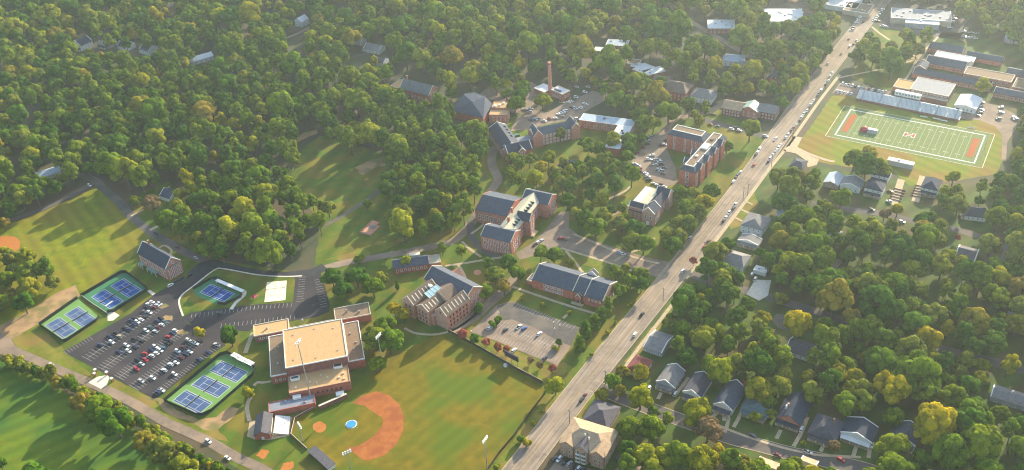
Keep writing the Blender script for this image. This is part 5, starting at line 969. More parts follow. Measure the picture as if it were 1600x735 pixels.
fence('tennis_fence', 'dark screened fence around the three light green tennis courts', [(257, 628), (344, 556), (356, 553), (399, 577), (395, 588), (332, 643), (318, 650), (307, 650), (257, 628)], 2.8, 'fence_mesh')
fence('tennis_fence', 'dark screened fence around the light green court pair by the dirt track', [(156, 497), (151, 503), (106, 533), (99, 535), (62, 509), (122, 467)], 2.8, 'fence_mesh')
fence('tennis_fence', 'dark screened fence around the dark green court pair', [(127, 464), (190, 427), (198, 427), (230, 452), (229, 456), (178, 488), (168, 489)], 2.8, 'fence_mesh')
fence('tennis_fence', 'dark screened fence around the single island tennis court', [(302, 453), (330, 437), (340, 436), (378, 456), (377, 465), (352, 477), (340, 476)], 2.6, 'fence_mesh')
fence('outfield_fence', 'long dark brown outfield fence below the pale car park', [(700, 519), (724, 531), (770, 557), (810, 580), (848, 600)], 2.6, 'fence_brown', rail='wood_tan')
fence('outfield_fence', 'dark brown fence between the ball field and the avenue', [(852, 616), (830, 645), (802, 684), (780, 710), (764, 733), (752, 752)], 2.4, 'fence_brown')
fence('backstop', 'low concrete topped backstop wall bent around home plate', [(494, 637), (478, 645), (461, 655), (455, 680), (480, 703)], 1.5, 'brick_dark', rail='white_concrete', th=.3)
o = thing('brick_wall', 'long brick wall between home plate and the gymnasium', 'wall', P(500, 641), 0)
for a, b in (((500, 641), (543, 622)),):
    A = P(*a)-o.location; B = P(*b)-o.location; o.rotation_euler.z = math.atan2(B.y, B.x); l = B.length
    MB().box(0, l, 0, 1.2, 0, 3).build('wall', 'brick_dark', o); MB().box(-.1, l+.1, -.1, 1.3, 3.003, 3.2).build('coping', 'trim_cream', o)
def slab(name, label, cat, pa, pb, wd, h, roof, wall, z=0):
    A = P(*pa, h); B = P(*pb, h); d = B-A; o = thing(name, label, cat, (A.x, A.y, 0), math.atan2(d.y, d.x)); l = d.length
    MB().box(-.3, l+.3, -.3, wd+.3, h, h+.22).build('roof', roof, o); MB().box(0, l, wd-.2, wd, 0, h-.003).build('back_wall', wall, o)
    for x in (0, l-.2): MB().box(x, x+.2, 0, wd-.203, 0, h-.003).build('side_wall', wall, o)
    MB().box(.4, l-.4, wd-.9, wd-.4, 0, .45).build('bench', 'wood_tan', o); return o
slab('dugout', 'long dark roofed dugout at the bottom edge below home plate', 'dugout', (481, 705), (512, 733), 5.2, 2.8, 'shingle_dark', 'trim_white')
slab('bench_shelter', 'white roofed shelter beside the single island tennis court', 'shelter', (337, 439), (378, 456.5), 2.2, 2.6, 'trim_white', 'trim_cream')
for i, (x, y) in enumerate(((365.5, 557.5), (375, 563), (387, 568.5))):
    slab('bench_shelter', 'small white roofed shelter above the three tennis courts, %s from the left' % NUM[i], 'shelter', (x-5, y-2), (x+5, y+3), 3, 2.4, 'trim_white', 'trim_cream').__setitem__('group', 'shelters above the tennis courts')
fence('court_wall', 'tan topped wall between the two tennis court pairs', [(127, 463), (148, 478), (168, 491)], 1.2, 'brick_dark', rail='trim_cream', th=.4)
sheet('court_steps', [(168, 490), (176, 486), (187, 493), (177, 501), (168, 502)], 'white_concrete', 10)
sheet('court_steps', [(230, 455), (234, 453), (243, 459), (238, 462)], 'white_concrete', 10)
q = P(171, 475.5); o = thing('bench', 'white bench lying on the left dark green tennis court', 'bench', (q.x, q.y, .22), AA)
MB().box(-3.2, 3.2, -.45, .45, .45, .62).build('seat', 'line_white', o)
for x in (-2.6, 0, 2.6): MB().box(x-.08, x+.08, -.35, .35, 0, .447).build('leg', 'grey_metal', o)
q = P(549, 663.6); o = thing('mound_tarp', 'bright blue round tarp with a white edge covering the pitcher mound', 'tarp', (q.x, q.y, .09))
MB().prism([(2.9*math.cos(t*.2618), 2.9*math.sin(t*.2618)) for t in range(24)], 0, .5).build('cover', 'tarp_blue', o); MB().prism([(3.5*math.cos(t*.2618), 3.5*math.sin(t*.2618)) for t in range(24)], 0, .22).build('edge', 'line_white', o)
q = P(800, 567); o = thing('scoreboard', 'dark blue scoreboard on posts behind the outfield fence', 'scoreboard', q, R(-43))
MB().box(-5.6, 5.6, -.35, .35, 3.6, 7.4).build('panel', 'scoreboard_blue', o); MB().box(-5.7, 5.7, -.45, .45, 7.403, 7.6).build('header', 'scoreboard_blue', o)
for x in (-5, 0, 5): MB().box(x-.2, x+.2, -.2, .2, 0, 3.597).build('post', 'grey_metal', o)
for x in range(-5, 6, 2): MB().box(x-.6, x+.6, -.42, -.353, 4.6, 5.5).build('digit_window', 'dark_metal', o)
q = P(790, 573); o = thing('outfield_box', 'small white box at the foot of the scoreboard', 'box', q, R(-43)); MB().box(-1, 1, -.8, .8, 0, 1.8).build('case', 'trim_white', o); MB().box(-1.15, 1.15, -.95, .95, 1.803, 2).build('lid', 'grey_metal', o)
for i, (x, y) in enumerate(((150, 582), (149, 588), (168, 586), (176, 596))):
    q = P(x, y); o = thing('gate_pillar', 'brick gate pillar with a white cap, %s from the left at the car park entrance' % NUM[i], 'pillar', q, AA, 'gate pillars')
    MB().box(-.6, .6, -.6, .6, 0, 2.2).build('shaft', 'brick_red', o); MB().box(-.85, .85, -.85, .85, 2.203, 2.9).build('cap', 'line_white', o)
q = P(398.5, 467); o = thing('canopy_tent', 'bright red canopy tent beside the sand volleyball court', 'tent', q, AA)
MB().hull8([(-2, -2, 2.2), (2, -2, 2.2), (2, 2, 2.2), (-2, 2, 2.2)], [(-.1, -.1, 3.5), (.1, -.1, 3.5), (.1, .1, 3.5), (-.1, .1, 3.5)]).build('canopy', 'red_cloth', o)
for x in (-1.8, 1.8):
    for y in (-1.8, 1.8): MB().tube((x, y, 0), (x, y, 2.2), .05, .05, 5).build('pole', 'grey_metal', o)
A = P(416, 457); B = P(446, 453.5)
o = thing('volleyball_net', 'volleyball net across the pale sand court', 'net', (A.x, A.y, .16), math.atan2((B-A).y, (B-A).x)); l = (B-A).length
MB().box(.1, l-.1, -.02, .02, 2.1, 2.4).build('netting', 'fence_mesh', o)
for x in (0, l): MB().tube((x, 0, 0), (x, 0, 2.5), .08, .08, 6).build('post', 'wood_pole', o)
for s, l in ((-1, 'left'), (1, 'right')):
    q = FP(s*59, 0, 0); o = thing('goal_post', 'pale goal post at the %s end of the football field' % l, 'goal post', q, fang)
    MB().tube((0, 0, 0), (0, 0, 3), .16, .16, 7).build('stem', 'line_yellow', o); MB().box(-.1, .1, -2.8, 2.8, 3, 3.2).build('crossbar', 'line_yellow', o)
    for y in (-2.8, 2.8): MB().tube((0, y, 3.2), (0, y, 9), .09, .07, 6).build('upright', 'line_yellow', o)
q = P(1352, 205); o = thing('inflatable_tunnel', 'red domed inflatable with a pale grey tunnel end on the football field', 'inflatable', q, fang)
m = MB()
for k in range(5):
    a0_, a1_ = k*math.pi/10, (k+1)*math.pi/10
    for t in range(14):
        p = []
        for el, az in ((a0_, t), (a0_, t+1), (a1_, t+1), (a1_, t)): p.append((3.6*math.cos(el)*math.cos(az*math.pi/7)-1, 3.4*math.cos(el)*math.sin(az*math.pi/7), 4.2*math.sin(el)))
        m.face(p)
m.build('dome', 'red_cloth', o); MB().hull8([(2, -2.6, 0), (10, -2.6, 0), (10, 2.6, 0), (2, 2.6, 0)], [(2, -1.8, 3.3), (10, -1.8, 3.1), (10, 1.8, 3.1), (2, 1.8, 3.3)]).build('tunnel', 'grey_cloth', o)
for i, (x, y) in enumerate(((1443, 184), (1463, 187), (1474, 190), (1517, 201))):
    q = P(x, y); o = thing('team_bench', 'white team bench on the far touchline of the football field, %s from the left' % NUM[i], 'bench', (q.x, q.y, .1), fang, 'team benches')
    MB().box(-3, 3, -.3, .3, .45, .6).build('seat', 'line_white', o); MB().box(-3, 3, .32, .42, .603, 1.1).build('backrest', 'line_white', o)
    for t in (-2.5, 0, 2.5): MB().box(t-.06, t+.06, -.25, .25, 0, .447).build('leg', 'grey_metal', o)
for i, (x, y) in enumerate(((1400, 274), (1392, 276), (1469, 256))): pass
for i, (x, y) in enumerate(((1396, 313), (1397, 309.5), (1398, 306), (1432, 309), (1433, 305.5), (1434, 302))): pass
for px, l in (((1402, 305), 'left'), ((1436, 300), 'right')):
    q = P(*px); sheet('courtyard', [(px[0]-12+x, px[1]+y) for x, y in ((0, 14), (13, -26), (24, -23), (12, 17))], 'concrete', 3)
    o = thing('boundary_wall', 'dark striped garden wall rows across the %s twin courtyard' % l, 'wall', (q.x, q.y, 0), R(-34))
    for k in range(5): MB().box(-4.5, 4.5, -8+k*4, -7.7+k*4, 0, .7).build('kerb', 'brick_dark', o)
# ------------------------------------------------------------------ trees
def crown(seed, kind, nq):
    r = np.random.default_rng(seed); lob = []
    if kind == 'broad':
        n = r.integers(20, 28)
        for i in range(n):
            el = r.uniform(-.35, 1.0); a = i*2.4+r.uniform(-.6, .6); cl = math.sqrt(max(0, 1-el*el)); d = .68*cl*r.uniform(.75, 1.08)
            lob.append((d*math.cos(a), d*math.sin(a), 1.15+el*.62*r.uniform(.85, 1.1), r.uniform(.2, .36)))
        lob.append((0, 0, 1.15, .55)); lean = r.uniform(-.16, .16, 2); lob = [(a_+lean[0]*(c_-.6), b_+lean[1]*(c_-.6), c_, e_) for a_, b_, c_, e_ in lob if r.random() > .12]
    elif kind == 'pine':
        n = r.integers(17, 23)
        for i in range(n):
            t = i/(n-1); a = i*2.4+r.uniform(-.5, .5); d = r.uniform(.35, .72)*math.sqrt(max(.05, 1-(1.25*t-.35)**2)); lob.append((d*math.cos(a), d*math.sin(a), 1.35+t*1.45, r.uniform(.2, .36)))
    elif kind == 'column':
        n = 14
        for i in range(n):
            t = i/(n-1); a = i*2.4; d = .35*math.sin(math.pi*(.2+.7*t)); lob.append((d*math.cos(a), d*math.sin(a), .5+t*2.0, .36*(1.15-.5*t)))
    else:
        for i in range(11):
            a = r.uniform(0, 6.283); d = r.uniform(.1, .7); lob.append((d*math.cos(a), d*math.sin(a), .55+r.uniform(-.2, .6)*(1-.4*d), r.uniform(.3, .48)))
    if kind == 'broad':
        st = [(1, 1, 1), (.86, .9, 1.22), (1.12, .9, .85), (1, .8, 1.1)][seed % 4]
        if seed % 3 == 2: a0 = r.uniform(0, 6.283); lob = [t for t in lob if math.cos(math.atan2(t[1], t[0])-a0) < .55 or t[2] > 1.5 or r.random() < .35]
        lob = [(t[0]*st[0], t[1]*st[1], (t[2]-.7)*st[2]+.7, t[3]*r.uniform(.8, 1.15)) for t in lob]
    lob = np.array(lob); A = lob[:, 3]**2; k = r.choice(len(lob), nq*2, p=A/A.sum())
    d = r.normal(size=(nq*2, 3)); d /= np.linalg.norm(d, axis=1)[:, None]; d[:, 2] = np.where(d[:, 2] < -.45, -d[:, 2], d[:, 2])
    ct = lob[k, :3]; rad = lob[k, 3]; jit = r.uniform(.82, 1.1, nq*2)
    pos = ct+d*(rad*jit)[:, None]*np.array([1, 1, .85])
    dist = np.linalg.norm((pos[:, None, :]-lob[None, :, :3]), axis=2)/lob[None, :, 3]
    ok = (dist.min(axis=1) > .8); pos, d, k = pos[ok][:nq], d[ok][:nq], k[ok][:nq]; n = len(pos)
    nor = d+r.normal(size=(n, 3))*.2; nor[:, 2] += .15; nor /= np.linalg.norm(nor, axis=1)[:, None]
    ref = r.normal(size=(n, 3)); u = np.cross(nor, ref); u /= np.linalg.norm(u, axis=1)[:, None]; v = np.cross(nor, u)
    s = r.uniform(.062, .13, n)*(1.0 if kind != 'pine' else .9); el = r.uniform(.6, 1.1, n)
    V = np.empty((n, 4, 3)); V[:, 0] = pos-u*s[:, None]; V[:, 1] = pos-v*(s*el)[:, None]; V[:, 2] = pos+u*s[:, None]; V[:, 3] = pos+v*(s*el)[:, None]
    lt = r.uniform(.12, .85, len(lob)); tone = np.clip(lt[k]+r.normal(size=n)*.16, 0, 1)
    return V.reshape(-1, 3), tone
def crown_mesh(name, seed, kind, nq, m):
    V, tone = crown(seed, kind, nq); n = len(tone)
    me = bpy.data.meshes.new(name); me.vertices.add(4*n); me.vertices.foreach_set('co', V.astype(np.float32).ravel())
    me.loops.add(4*n); me.loops.foreach_set('vertex_index', np.arange(4*n, dtype=np.int32)); me.polygons.add(n); me.polygons.foreach_set('loop_start', np.arange(0, 4*n, 4, dtype=np.int32))
    at = me.attributes.new('tone', 'FLOAT', 'FACE'); at.data.foreach_set('value', tone.astype(np.float32))
    me.materials.append(MT[m]); me.update(); me.validate(); return me
def trunk_mesh(kind):
    m = MB()
    top = {'broad': 1.2, 'pine': 2.5, 'column': 1.6, 'shrub': .6}[kind]; r0 = .075 if kind != 'pine' else .055
    m.tube((0, 0, -.02), (.02, .01, top*.5), r0, r0*.75, 7); m.tube((.02, .01, top*.5), (0, .03, top), r0*.75, r0*.35, 7)
    for i in range(6):
        a = i*2.4; z = top*(.45+.09*i); l = .42 if kind != 'pine' else .3
        m.tube((.01, .01, z), (l*math.cos(a), l*math.sin(a), z+l*.75), r0*.45, r0*.15, 5)
    return m.mesh('trunk', 'bark')
TRK = {k: trunk_mesh(k) for k in ('broad', 'pine', 'column', 'shrub')}
CRN = {}
for key, kind, m, n, nq in (('broad', 'broad', 'leaf_green', 9, 2300), ('pine', 'pine', 'leaf_pine', 7, 1900), ('yellow', 'broad', 'leaf_yellow', 4, 2300), ('bright', 'broad', 'leaf_bright', 3, 2300), ('red', 'broad', 'leaf_red', 2, 1500), ('brown', 'broad', 'leaf_brown', 2, 1100), ('column', 'column', 'leaf_pine', 3, 1800), ('shrub', 'shrub', 'leaf_green', 5, 1300), ('yshrub', 'shrub', 'leaf_yellow', 2, 1300)):
    CRN[key] = [crown_mesh('crown', hash_ + 100*len(CRN), kind, nq, m) for hash_ in range(n)]
KN = {'broad': ('broadleaf_tree', 'tree', 'broad'), 'pine': ('pine_tree', 'tree', 'pine'), 'yellow': ('yellow_tree', 'tree', 'broad'), 'bright': ('yellow_tree', 'tree', 'broad'), 'red': ('red_tree', 'tree', 'broad'), 'brown': ('brown_tree', 'tree', 'broad'), 'column': ('evergreen_tree', 'tree', 'column'), 'shrub': ('shrub', 'shrub', 'shrub'), 'yshrub': ('yellow_shrub', 'shrub', 'shrub')}
TREES = []   # world (x, y, R) of everything planted
def plant(x, y, rad, key, label, group=None, hs=1.0):
    nm, cat, tk = KN[key]
    o = thing(nm, label, cat, (x, y, 0), random.uniform(0, 6.28), group); s = rad; o.scale = (s*random.uniform(.82, 1.15), s*random.uniform(.82, 1.15), s*hs)
    inst('trunk', TRK[tk], o); inst('crown', random.choice(CRN[key]), o); TREES.append((x, y, rad)); return o
def hand(px, py, rad, key, label, group=None, hs=1.0): q = P(px, py); return plant(q.x, q.y, rad, key, label, group, hs)
HT = [
 (315, 531, 4.8, 'yellow', 'round yellow green tree on the island at the right end of the tennis car park', 1.0), (364, 541, 7.6, 'broad', 'tall dark green tree between the tennis car park and the gymnasium', 1.15),
 (390, 622, 5.0, 'yellow', 'small golden tree beside the curving concrete path left of the gymnasium', .8), (868, 617, 7.2, 'yellow', 'yellow green tree at the fence corner between ball field and avenue', .9),
 (824, 696, 3.4, 'yshrub', 'yellow shrub on the avenue verge by the ball field fence', 1.2), (813, 692, 3.4, 'shrub', 'green bush on the avenue verge beside the yellow shrub', 1.2), (776, 732, 2.6, 'yshrub', 'small yellow shrub at the bottom edge of the ball field fence', 1),
 (834, 664, 1.8, 'yshrub', 'tiny yellow bush on the avenue verge above the larger yellow shrub', 1), (846, 645, 1.6, 'yshrub', 'tiny yellow bush on the avenue verge nearest the fence corner tree', 1),
 (723, 530, 4.0, 'red', 'red leaved tree at the left end of the outfield fence row', .85), (743, 538, 4.0, 'broad', 'round green tree in the red tree row by the pale car park', .85), (760, 542, 3.9, 'red', 'red tree second from the left by the pale car park', .85), (778, 550, 3.8, 'red', 'red tree third from the left by the pale car park', .85), (792, 553, 3.4, 'red', 'red tree just left of the scoreboard', .85),
 (829, 569, 3.0, 'brown', 'thin brownish tree right of the scoreboard', .9), (845, 576, 3.2, 'brown', 'brownish tree second right of the scoreboard', .9), (863, 582, 3.2, 'red', 'reddish tree at the right end of the row by the pale car park', .9),
 (906, 553, 5.8, 'column', 'nearest of the dark upright evergreens lining the avenue', 1.0), (915, 533, 6.0, 'column', 'second of the dark upright evergreens lining the avenue', 1.05), (929, 518, 5.6, 'column', 'third of the dark upright evergreens lining the avenue', 1.0), (939, 505, 5.2, 'column', 'fourth of the dark upright evergreens lining the avenue', 1), (950, 490, 5.4, 'column', 'farthest of the dark upright evergreens lining the avenue', 1),
 (779, 505, 3.2, 'shrub', 'bush on the left island of the pale car park', 1.1), (771, 511, 3.0, 'shrub', 'lower bush on the left island of the pale car park', 1), (874, 539, 3.2, 'shrub', 'bush on the right island of the pale car park', 1.1), (868, 547, 2.8, 'yshrub', 'yellowish bush on the right island of the pale car park', 1),
 (848, 480, 2.2, 'shrub', 'small light shrub on the lawn in front of the long hall', 1.2), (814, 470, 2.0, 'shrub', 'small shrub left on the lawn in front of the long hall', 1.2), (888, 492, 2.4, 'yshrub', 'pale shrub beside the path in front of the long hall', 1.2),
 (950, 521, 2.2, 'yshrub', 'yellow bush on the avenue bank by the evergreens', 1), (924, 556, 2.0, 'yshrub', 'yellow bush on the avenue bank below the evergreens', 1), (984, 480, 2.2, 'yshrub', 'yellow bush on the avenue bank beyond the evergreens', 1), (962, 506, 1.8, 'yshrub', 'small yellow bush between the avenue and the evergreens', 1),
 (586, 548, 9.5, 'broad', 'broad olive tree right beside the gymnasium wall', 1.0), (612, 552, 9, 'broad', 'large olive tree behind the gymnasium floodlight', 1), (606, 525, 8, 'broad', 'green tree behind the olive trees right of the gymnasium', 1), (632, 505, 6.0, 'yellow', 'bright yellow tree beside the gabled hall', .9), (618, 495, 5, 'yellow', 'yellow tree left of the gabled hall', .9),
 (540, 468, 9, 'broad', 'wide olive tree above the gymnasium car park', .9), (522, 448, 8, 'broad', 'left olive tree above the gymnasium car park', .9), (560, 448, 9, 'broad', 'rear olive tree below the campus drive', .9), (585, 466, 9, 'broad', 'right olive tree of the group above the gymnasium', .95), (600, 448, 7, 'broad', 'green tree below the annex lawn', 1), (622, 455, 3.0, 'column', 'small upright evergreen left of the gabled hall', 1.2),
 (636, 420, 5.5, 'broad', 'dark tree growing against the brick annex', .95), (692, 400, 5.0, 'pine', 'left pine on the lawn by the campus drive', .75), (722, 404, 5.0, 'pine', 'right pine on the lawn by the campus drive', .75), (763, 424, 5.2, 'pine', 'bright green pine at the footpath end below the great hall', .7),
 (795, 425, 8, 'broad', 'green tree between the gabled hall and the great hall', .9), (775, 445, 7.5, 'broad', 'green tree at the lower side of the plaza lawn', .9), (788, 462, 6.5, 'broad', 'green tree beside the pale tree lined drive', 1), (760, 468, 6.0, 'broad', 'green tree at the right wall of the gabled hall', 1), (750, 490, 5.0, 'shrub', 'rounded bush by the gabled hall lawn', 1.2),
 (845, 410, 7, 'broad', 'left green tree behind the long hall', .9), (866, 411, 7, 'broad', 'right green tree behind the long hall', .9), (890, 420, 4.6, 'broad', 'small round tree on the lawn behind the long hall', 1), (962, 440, 7, 'broad', 'green tree at the right end of the long hall', .95), (985, 452, 6, 'broad', 'tree on the avenue corner right of the long hall', .95), (968, 466, 6, 'broad', 'tree hiding the right gable of the long hall', 1), (1000, 440, 6, 'broad', 'tree at the street corner by the avenue', .9), (976, 430, 4.5, 'yellow', 'yellow green tree behind the right end of the long hall', 1),
 (930, 372, 9, 'broad', 'large green tree right of the plaza', 1), (915, 360, 8, 'broad', 'green tree above the plaza entrance', 1), (945, 355, 8, 'broad', 'green tree left of the library path', 1), (992, 375, 8, 'broad', 'bright green tree in front of the library', 1), (985, 395, 9, 'broad', 'large green tree by the street below the library', 1), (1005, 398, 8, 'broad', 'green tree at the street right below the library', 1),
 (240, 332, 9, 'brown', 'half bare tan tree on the lawn beside the campus road', .85), (296, 298, 7, 'yellow', 'brightest yellow tree beside the blue grey cottage', 1.1), (283, 316, 6, 'yellow', 'yellow green tree on the drive of the blue grey cottage', 1), (303, 312, 6.5, 'yellow', 'yellow tree in front of the brightest yellow tree', 1), (3, 243, 6.5, 'yellow', 'yellow tree cut by the left edge of the picture', 1), (350, 205, 7, 'yellow', 'left one of two yellow trees in the middle left woods', 1), (371, 208, 6.5, 'yellow', 'right one of two yellow trees in the middle left woods', 1),
 (291, 112, 7.5, 'yellow', 'yellow tree in front of the long bright white house', .9), (251, 126, 5, 'yellow', 'small yellow tree in the upper left woods', 1), (408, 205, 7, 'yellow', 'light yellow green tree left of the meadow top', 1), (398, 242, 8, 'yellow', 'light yellow green tree left of the meadow', 1.05), (585, 107, 5.5, 'yellow', 'small yellow tree below the upper woods bungalow', 1), (340, 258, 6.5, 'yellow', 'yellow green tree in the woods left of the meadow', 1),
 (812, 112, 7, 'yellow', 'yellow tree left of the brick chimney', .9), (838, 118, 10, 'broad', 'round green tree just left of the brick chimney', .9), (878, 118, 9.5, 'yellow', 'round yellow green tree just right of the brick chimney', .9), (915, 128, 7.5, 'yellow', 'yellow green tree by the upper car park', .9), (706, 148, 10, 'yellow', 'tall yellow green tree right of the brick theatre', 1.15), (848, 172, 9, 'broad', 'green tree in front of the boiler house', .9), (740, 120, 10, 'yellow', 'wide yellowish tree above the auditorium', .9),
 (1350, 282, 11, 'broad', 'huge dark tree at the near left corner of the football field', 1), (1332, 268, 9.5, 'broad', 'left side tree of the dark clump beside the football field', 1), (1372, 280, 9.5, 'broad', 'right side tree of the dark clump beside the football field', 1), (1355, 262, 8.5, 'broad', 'rear tree of the dark clump beside the football field', 1),
 (1529, 150, 7.5, 'yellow', 'bright yellow green tree beside the white field house', .95), (1487, 290, 7, 'yellow', 'yellow green tree on the near edge of the stadium lawn', .9), (1585, 262, 8, 'yellow', 'yellow topped tree at the right end of the stadium lawn', 1),
 (1170, 222, 10, 'broad', 'large round tree beside the north street and the avenue', .95), (1240, 152, 8, 'yellow', 'yellow tree on the left bank of the avenue', 1), (1093, 200, 6, 'broad', 'tree behind the dormitory', 1), (1050, 399, 7.5, 'broad', 'first tree up the left bank of the avenue from the street corner', 1), (1063, 384, 7.5, 'broad', 'second tree up the left bank of the avenue from the street corner', 1.05), (1074, 367, 8, 'broad', 'third tree up the left bank of the avenue from the street corner', 1), (1086, 350, 8.5, 'broad', 'fourth tree up the left bank of the avenue from the street corner', 1.05), (1097, 334, 8, 'yellow', 'yellow green tree on the left bank of the avenue below the dormitory', 1), (1110, 317, 8, 'broad', 'tree on the left bank of the avenue nearest the dormitory', 1), (1058, 362, 8, 'broad', 'tree between the library and the avenue bank', 1), (1074, 338, 8, 'broad', 'tree right of the library gable', 1), (1040, 378, 7, 'broad', 'tree below the library on the avenue side', 1),
 (1072, 574, 7, 'broad', 'tree between the pale porch house and the dark grey house', 1), (1110, 584, 7.5, 'broad', 'tree behind the dark grey house of the street row', 1), (1212, 622, 8, 'broad', 'tree left behind the large dark blue house', 1), (1270, 634, 8, 'broad', 'tree right behind the large dark blue house', 1), (1318, 652, 8, 'broad', 'tree between the chimneyed house and the arched porch house', 1), (1392, 668, 7, 'broad', 'tree right of the arched porch house', 1), (1200, 640, 5, 'broad', 'tree between the teal roofed house and the dark blue house', 1), (1345, 645, 8, 'broad', 'tree behind the arched porch house', 1), (876, 222, 6, 'broad', 'green tree against the windowed front of the collegiate hall', 1.1), (805, 262, 7, 'broad', 'tree in front of the chapel end of the collegiate hall', 1), (828, 262, 6.5, 'broad', 'tree on the slope below the collegiate hall', 1), (846, 275, 6.5, 'yellow', 'yellow green tree left of the small slate lodge', 1), (866, 282, 6.5, 'broad', 'tree at the lower left of the small slate lodge', 1), (958, 236, 8, 'broad', 'tree over the near end of the L shaped block', 1), (935, 246, 7.5, 'broad', 'tree left of the near end of the L shaped block', 1), (1135, 240, 5.5, 'broad', 'tree at the lawn side wall of the dormitory', 1),
 (1247, 528, 9, 'yellow', 'round bright yellow tree over the dark house', 1), (1460, 690, 12, 'yellow', 'big glowing yellow tree right of the street bend', .95), (1440, 700, 8, 'yellow', 'yellow tree at the left foot of the big glowing one', .9), (1396, 640, 9, 'yellow', 'brightest lemon yellow tree in the lower right woods', 1), (1375, 620, 7, 'yellow', 'yellow crowned tree left of the lemon yellow one', 1), (1335, 605, 7, 'yellow', 'yellow topped tree in the woods behind the chimneyed house', 1), (1570, 590, 6.5, 'yellow', 'yellow tree at the bend of the cross street', 1.1), (1190, 510, 6, 'yellow', 'yellow edged tree left of the grey driveway', 1.1), (1480, 640, 9, 'broad', 'green tree right of the lemon yellow one', 1),
 (1389, 720, 9.5, 'yellow', 'golden green tree standing at the street bend', 1), (1302, 708, 4.2, 'brown', 'small copper leaved tree in front of the chimneyed house', 1), (1256, 696, 2.4, 'yshrub', 'yellow bush by the driveway of the dark blue house', 1), (1226, 734, 3, 'column', 'small dark upright evergreen at the bottom edge of the street', 1.1), (1244, 736, 5, 'yellow', 'yellow green tree beside the dark evergreen at the bottom edge', 1),
 (1085, 672, 9.5, 'yellow', 'large olive yellow tree over the street left of the navy car', .9), (1105, 690, 9, 'brown', 'tawny tree at the right end of the olive yellow group', .95), (1060, 740, 12, 'yellow', 'big sunlit yellow green tree at the bottom edge by the street', .95), (1020, 745, 11, 'broad', 'big green tree at the bottom edge beside the apartment block', 1), (1090, 745, 10, 'yellow', 'yellow tree at the bottom edge right of the big sunlit tree', .9), (1042, 668, 4.5, 'pine', 'slim pine with a bare trunk beside the house street', .85), (1020, 655, 4.2, 'pine', 'shorter bare trunked pine left of the slim one', .75), (1000, 640, 8, 'yellow', 'yellow tree on the near side of the house street', 1), (985, 690, 9, 'broad', 'dark green tree right of the apartment block', 1), (1015, 690, 9, 'broad', 'green tree between the apartment block and the sunlit tree', 1), (968, 622, 5, 'broad', 'small tree on the corner of avenue and house street', 1), (940, 624, 4.5, 'broad', 'small tree at the avenue end of the house street', 1),
 (1125, 602, 8, 'yellow', 'bright lime tree between two houses of the street row', 1.15), (1168, 610, 4, 'red', 'orange red tree behind the long gabled house', 1), (1000, 595, 6, 'yellow', 'yellow tree in front of the red roofed cottage', .9), (1083, 416, 3.2, 'red', 'small reddish tree at the crossing of the avenue', 1.1), (1180, 660, 4.5, 'broad', 'bush like tree in front of the teal roofed house', .8), (1205, 655, 4, 'broad', 'green tree beside the red porch of the dark blue house', .9),
 (1418, 440, 9, 'broad', 'green tree in the middle of the right hand woods', 1), (1400, 340, 6, 'yellow', 'round yellow green tree by the upper street', .95), (1380, 345, 5, 'brown', 'tawny tree left of the round one on the upper street', .9), (1468, 355, 5, 'brown', 'copper tree at the bend of the upper street', .8), (1495, 378, 3, 'red', 'small red tree on the bright lawn by the upper street', 1), (1544, 400, 9, 'broad', 'round green tree right of the bright lawn', .9),
 (1545, 560, 8, 'pine', 'tall pale pine by the cross street near the right edge', .85), (1515, 565, 7, 'pine', 'pale pine left of the tall one near the right edge', .85),
 (44, 400, 2.5, 'broad', 'small tree beside the orange softball infield', 1.3), (502, 328, 4, 'column', 'dark round evergreen beside the woodland path', .8), (575, 330, 4.5, 'pine', 'green pine at the corner of the brick terrace', .8), (562, 412, 4.5, 'yellow', 'small light tree on the grass beside the campus drive', .8),
 (5, 735, 5, 'broad', 'dark tree at the bottom left corner', 1)]
for t in HT:
    br = t[3] == 'yellow' and any(w_ in t[4] for w_ in ('yellow tree', 'bright', 'glowing', 'lemon', 'lime'))
    hand(t[0], t[1], t[2]*(1.06 if br else 1), 'bright' if br else t[3], t[4], None, t[5]*(1.22 if br else 1))
hp = smooth([P(*p) for p in [(8, 566), (32, 576), (75, 596), (120, 614), (165, 636), (205, 660), (240, 681), (275, 702), (310, 722), (345, 744), (375, 765)]], 8)
acc = 0; L0 = hp[0]
HG = 'trees of the long hedge below the side road'
nh = 0
for p in hp[1:]:
    acc += (p-L0).length; L0 = p
    if acc > 3.1:
        acc = 0; nh += 1
        plant(p.x+random.uniform(-1.6, 1.6), p.y+random.uniform(-1.6, 1.6), random.uniform(3.5, 4.5), random.choice(['shrub', 'shrub', 'shrub', 'shrub', 'yshrub', 'broad']), 'bushy hedge tree, %s from left between side road and soccer field' % NUM[nh-1], HG, random.uniform(1.2, 1.75))
